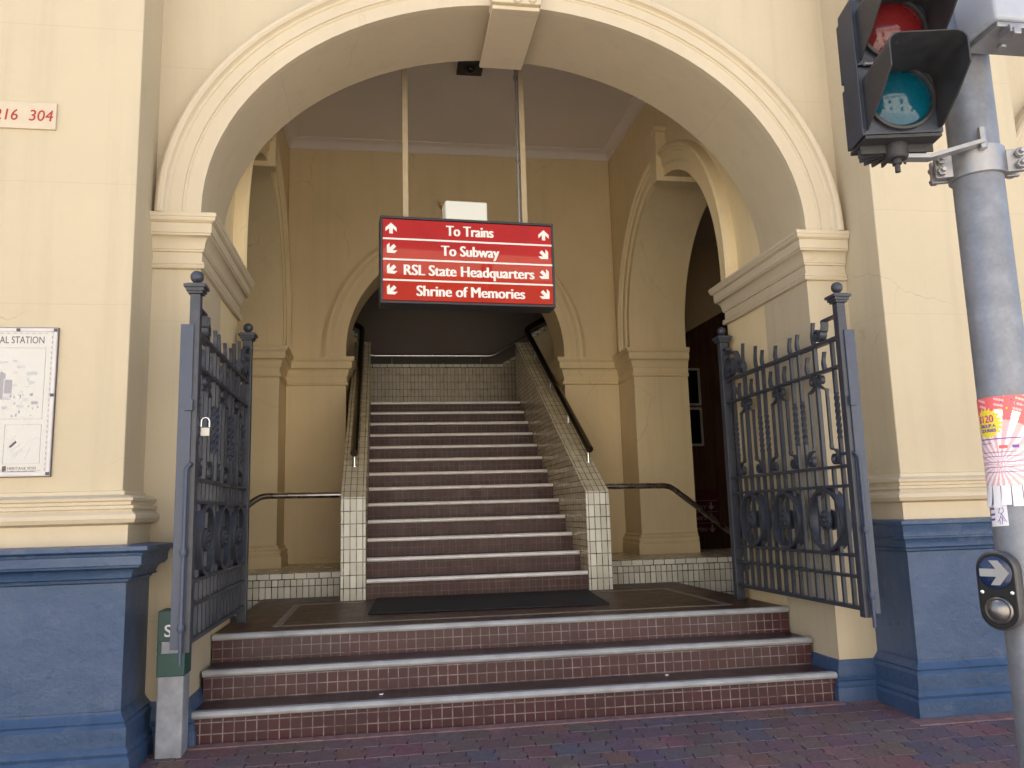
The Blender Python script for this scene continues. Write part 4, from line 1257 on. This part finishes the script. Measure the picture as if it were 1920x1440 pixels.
# flyer wrapped round the pole, and a sticker below it
CA = atan2(-4.814 - PY, -.856 - PX)        # bearing from the pole towards the street side
def wrap(u, z, d=0):
    a_ = CA + u / PR
    return (PX + (PR + .0012 + d) * cos(a_), PY + (PR + .0012 + d) * sin(a_), z)
fl = empty("flyer", (PX, PY, 1.3), label="red and white sunburst flyer with tear-off tabs wrapped round the pole", cat="flyer")
U0, U1, FZ0, FZ1 = -.118, .072, 1.205, 1.462
NU, NV = 76, 104
mb = MB()
g0 = mb.vs([wrap(U0 + (U1 - U0) * i / NU, FZ0 + (FZ1 - FZ0) * j / NV) for j in range(NV + 1) for i in range(NU + 1)])
sy, sz = -.058, 1.385           # star centre
ry, rz = -.03, 1.265            # ray centre
for j in range(NV):
    for i in range(NU):
        u = U0 + (U1 - U0) * (i + .5) / NU; z = FZ0 + (FZ1 - FZ0) * (j + .5) / NV
        ang = atan2(z - rz, u - ry); band = int((ang + 10) / (2 * pi / 44)) % 2
        far = math.hypot(z - rz, u - ry)
        m_ = (1 if far > .13 else 2) if band else (0 if far < .16 else (1 if (u + z * 3) % .05 < .03 else 2))
        a2 = atan2(z - sz, u - sy); rs = .036 + .012 * abs(((a2 * 20 / (2 * pi)) % 1) * 2 - 1)
        if math.hypot(z - sz, u - sy) < rs: m_ = 3
        q = g0 + j * (NU + 1) + i
        mb.face((q, q + 1, q + NU + 2, q + NU + 1), m_)
sub(mb.build("sheet", [M_PAPER, M_PRED, M_PPINK, M_PYEL]), fl)
mb = MB()
for k in range(7):
    u0 = U0 + (U1 - U0) * k / 7 + .001; u1 = U0 + (U1 - U0) * (k + 1) / 7 - .0015
    if k == 5: u1 -= .001
    L_ = .055 + .004 * (k % 3); lift = .004 + .005 * (k % 2)
    g1 = mb.vs([wrap(u0 + (u1 - u0) * i / 4, FZ0 - L_ * j / 5, lift * (j / 5) ** 2) for j in range(6) for i in range(5)])
    for j in range(5):
        for i in range(4):
            q = g1 + j * 5 + i; mb.face((q, q + 1, q + 6, q + 5))
sub(mb.build("tear_off_tab", M_PAPER), fl)
mb = MB()
text_obj("x", "$120", .030, lambda u, v, d: wrap(u, v + 1.389, .0006 + d), None, None, fit=(-.090, -.034), mb=mb, emb=.0005, th=.0004)
sub(mb.build("price", M_PMAG), fl)
mb = MB()
text_obj("x", "GROUP A", .013, lambda u, v, d: wrap(u, v + 1.374, .0006 + d), None, None, fit=(-.084, -.03), mb=mb, emb=.0004, th=.0004)
text_obj("x", "COURSES", .012, lambda u, v, d: wrap(u, v + 1.361, .0006 + d), None, None, fit=(-.082, -.03), mb=mb, emb=.0004, th=.0004)
for z, a_, c_, t_ in ((1.338, -.09, .03, .003), (1.326, -.09, -.05, .002), (1.300, -.085, .02, .0015), (1.288, -.085, .05, .0015), (1.272, -.08, .03, .0015), (1.257, -.08, .02, .0015), (1.243, -.085, .06, .0015)):
    g1 = mb.vs([wrap(a_ + (c_ - a_) * i / 16, z + e * t_, .0008) for e in (0, 1) for i in range(17)])
    for i in range(16): mb.face((g1 + i, g1 + i + 1, g1 + 18 + i, g1 + 17 + i))
for a_, c_ in ((.005, .022),):
    g1 = mb.vs([wrap(a_ + (c_ - a_) * i / 4, z, .0008) for z in (1.311, 1.320) for i in range(5)])
    for i in range(4): mb.face((g1 + i, g1 + i + 1, g1 + 6 + i, g1 + 5 + i))
sub(mb.build("print", M_PPUR), fl)
mb = MB()
g1 = mb.vs([wrap(-.028 + .022 * i / 4, z, .0008) for z in (1.311, 1.320) for i in range(5)])
for i in range(4): mb.face((g1 + i, g1 + i + 1, g1 + 6 + i, g1 + 5 + i))
for k in range(10):
    u, z = rnd.uniform(-.02, .066), rnd.uniform(1.40, 1.455); s_ = .003
    g1 = mb.vs([wrap(u + s_ * cos(a_), z + s_ * sin(a_), .0009) for a_ in [2 * pi * q / 5 for q in range(5)]]); mb.face(range(g1, g1 + 5), 1 + k % 2)
sub(mb.build("confetti", [M_PRED, M_PYEL, M_PPUR]), fl)
sk = empty("sticker", (PX, PY, 1.11), label="small white sticker with a line drawing on the pole below the flyer", cat="sticker")
mb = MB()
g1 = mb.vs([wrap(-.088 + .062 * i / 8, 1.088 + .062 * j / 2 + .004 * i / 8) for j in range(3) for i in range(9)])
for j in range(2):
    for i in range(8):
        q = g1 + j * 9 + i; mb.face((q, q + 1, q + 10, q + 9))
sub(mb.build("paper", M_PAPER), sk)
mb = MB()
def stroke(pts, t_=.0016):
    for (a_, z0), (c_, z1) in zip(pts, pts[1:]):
        L_ = math.hypot(c_ - a_, z1 - z0) or 1; nx, nz = -(z1 - z0) / L_ * t_ / 2, (c_ - a_) / L_ * t_ / 2
        g1 = mb.vs([wrap(a_ + nx, z0 + nz, .0007), wrap(c_ + nx, z1 + nz, .0007), wrap(c_ - nx, z1 - nz, .0007), wrap(a_ - nx, z0 - nz, .0007)]); mb.face(range(g1, g1 + 4))
stroke([(-.052, 1.128), (-.046, 1.142), (-.038, 1.142), (-.036, 1.132), (-.043, 1.126), (-.052, 1.128)])
stroke([(-.043, 1.126), (-.05, 1.11), (-.058, 1.102)]); stroke([(-.043, 1.126), (-.034, 1.108), (-.03, 1.102)]); stroke([(-.048, 1.118), (-.036, 1.104)]); stroke([(-.05, 1.11), (-.05, 1.096)]); stroke([(-.04, 1.118), (-.044, 1.096)])
for z in (1.138, 1.122, 1.108): stroke([(-.086, z), (-.066, z + .002)], .006)
sub(mb.build("drawing", M_PPUR), sk)

# ------------------------------------------------------------------ small things
mb = MB()
mb.prism([(-1.86, -.10), (1.85, -.10), (1.85, -.035), (-1.86, -.035)], lambda u, v, d: (u, v, gz(v) + d), -.01, .006)
mb.prism([(2.0, -.56), (3.4, -.56), (3.4, -.46), (2.0, -.46)], lambda u, v, d: (u, v, gz(v) + d), -.01, .006)
o = mb.build("mortar_strip", M_MORTAR, bevel=.004); tag(o, kind='structure')
def bit(name, lab, cat, x, y, z, s_, m_, rot, grp=None):
    mb = MB(); pts = []
    for k in range(9):
        a_ = 2 * pi * k / 9; pts.append((s_ * cos(a_) * (1 + .2 * sin(3 * k)), s_ * .5 * sin(a_)))
    Mx = Matrix.Translation((x, y, z)) @ Matrix.Rotation(rot, 4, 'Z')
    mb.prism(pts, lambda u, v, d: tuple(Mx @ Vector((u, v, d + .25 * u * u / s_))), 0, .004)
    tag(mb.build(name, m_), lab, cat, grp)
bit("fallen_leaf", "small yellow fallen leaf lying on the paving at the bottom of the picture", "leaf", -.63, -1.30, gz(-1.3) + .004, .02, M_LEAF, .9)
bit("paper_scrap", "tiny white paper scrap on the lowest step, left of its middle", "litter", -.86, .15, R_ + .001, .013, M_PAPER, .3, "paper scraps")
bit("paper_scrap", "tiny white paper scrap on the lowest step, right of its middle", "litter", .86, .20, R_ + .001, .011, M_PAPER, .1, "paper scraps")
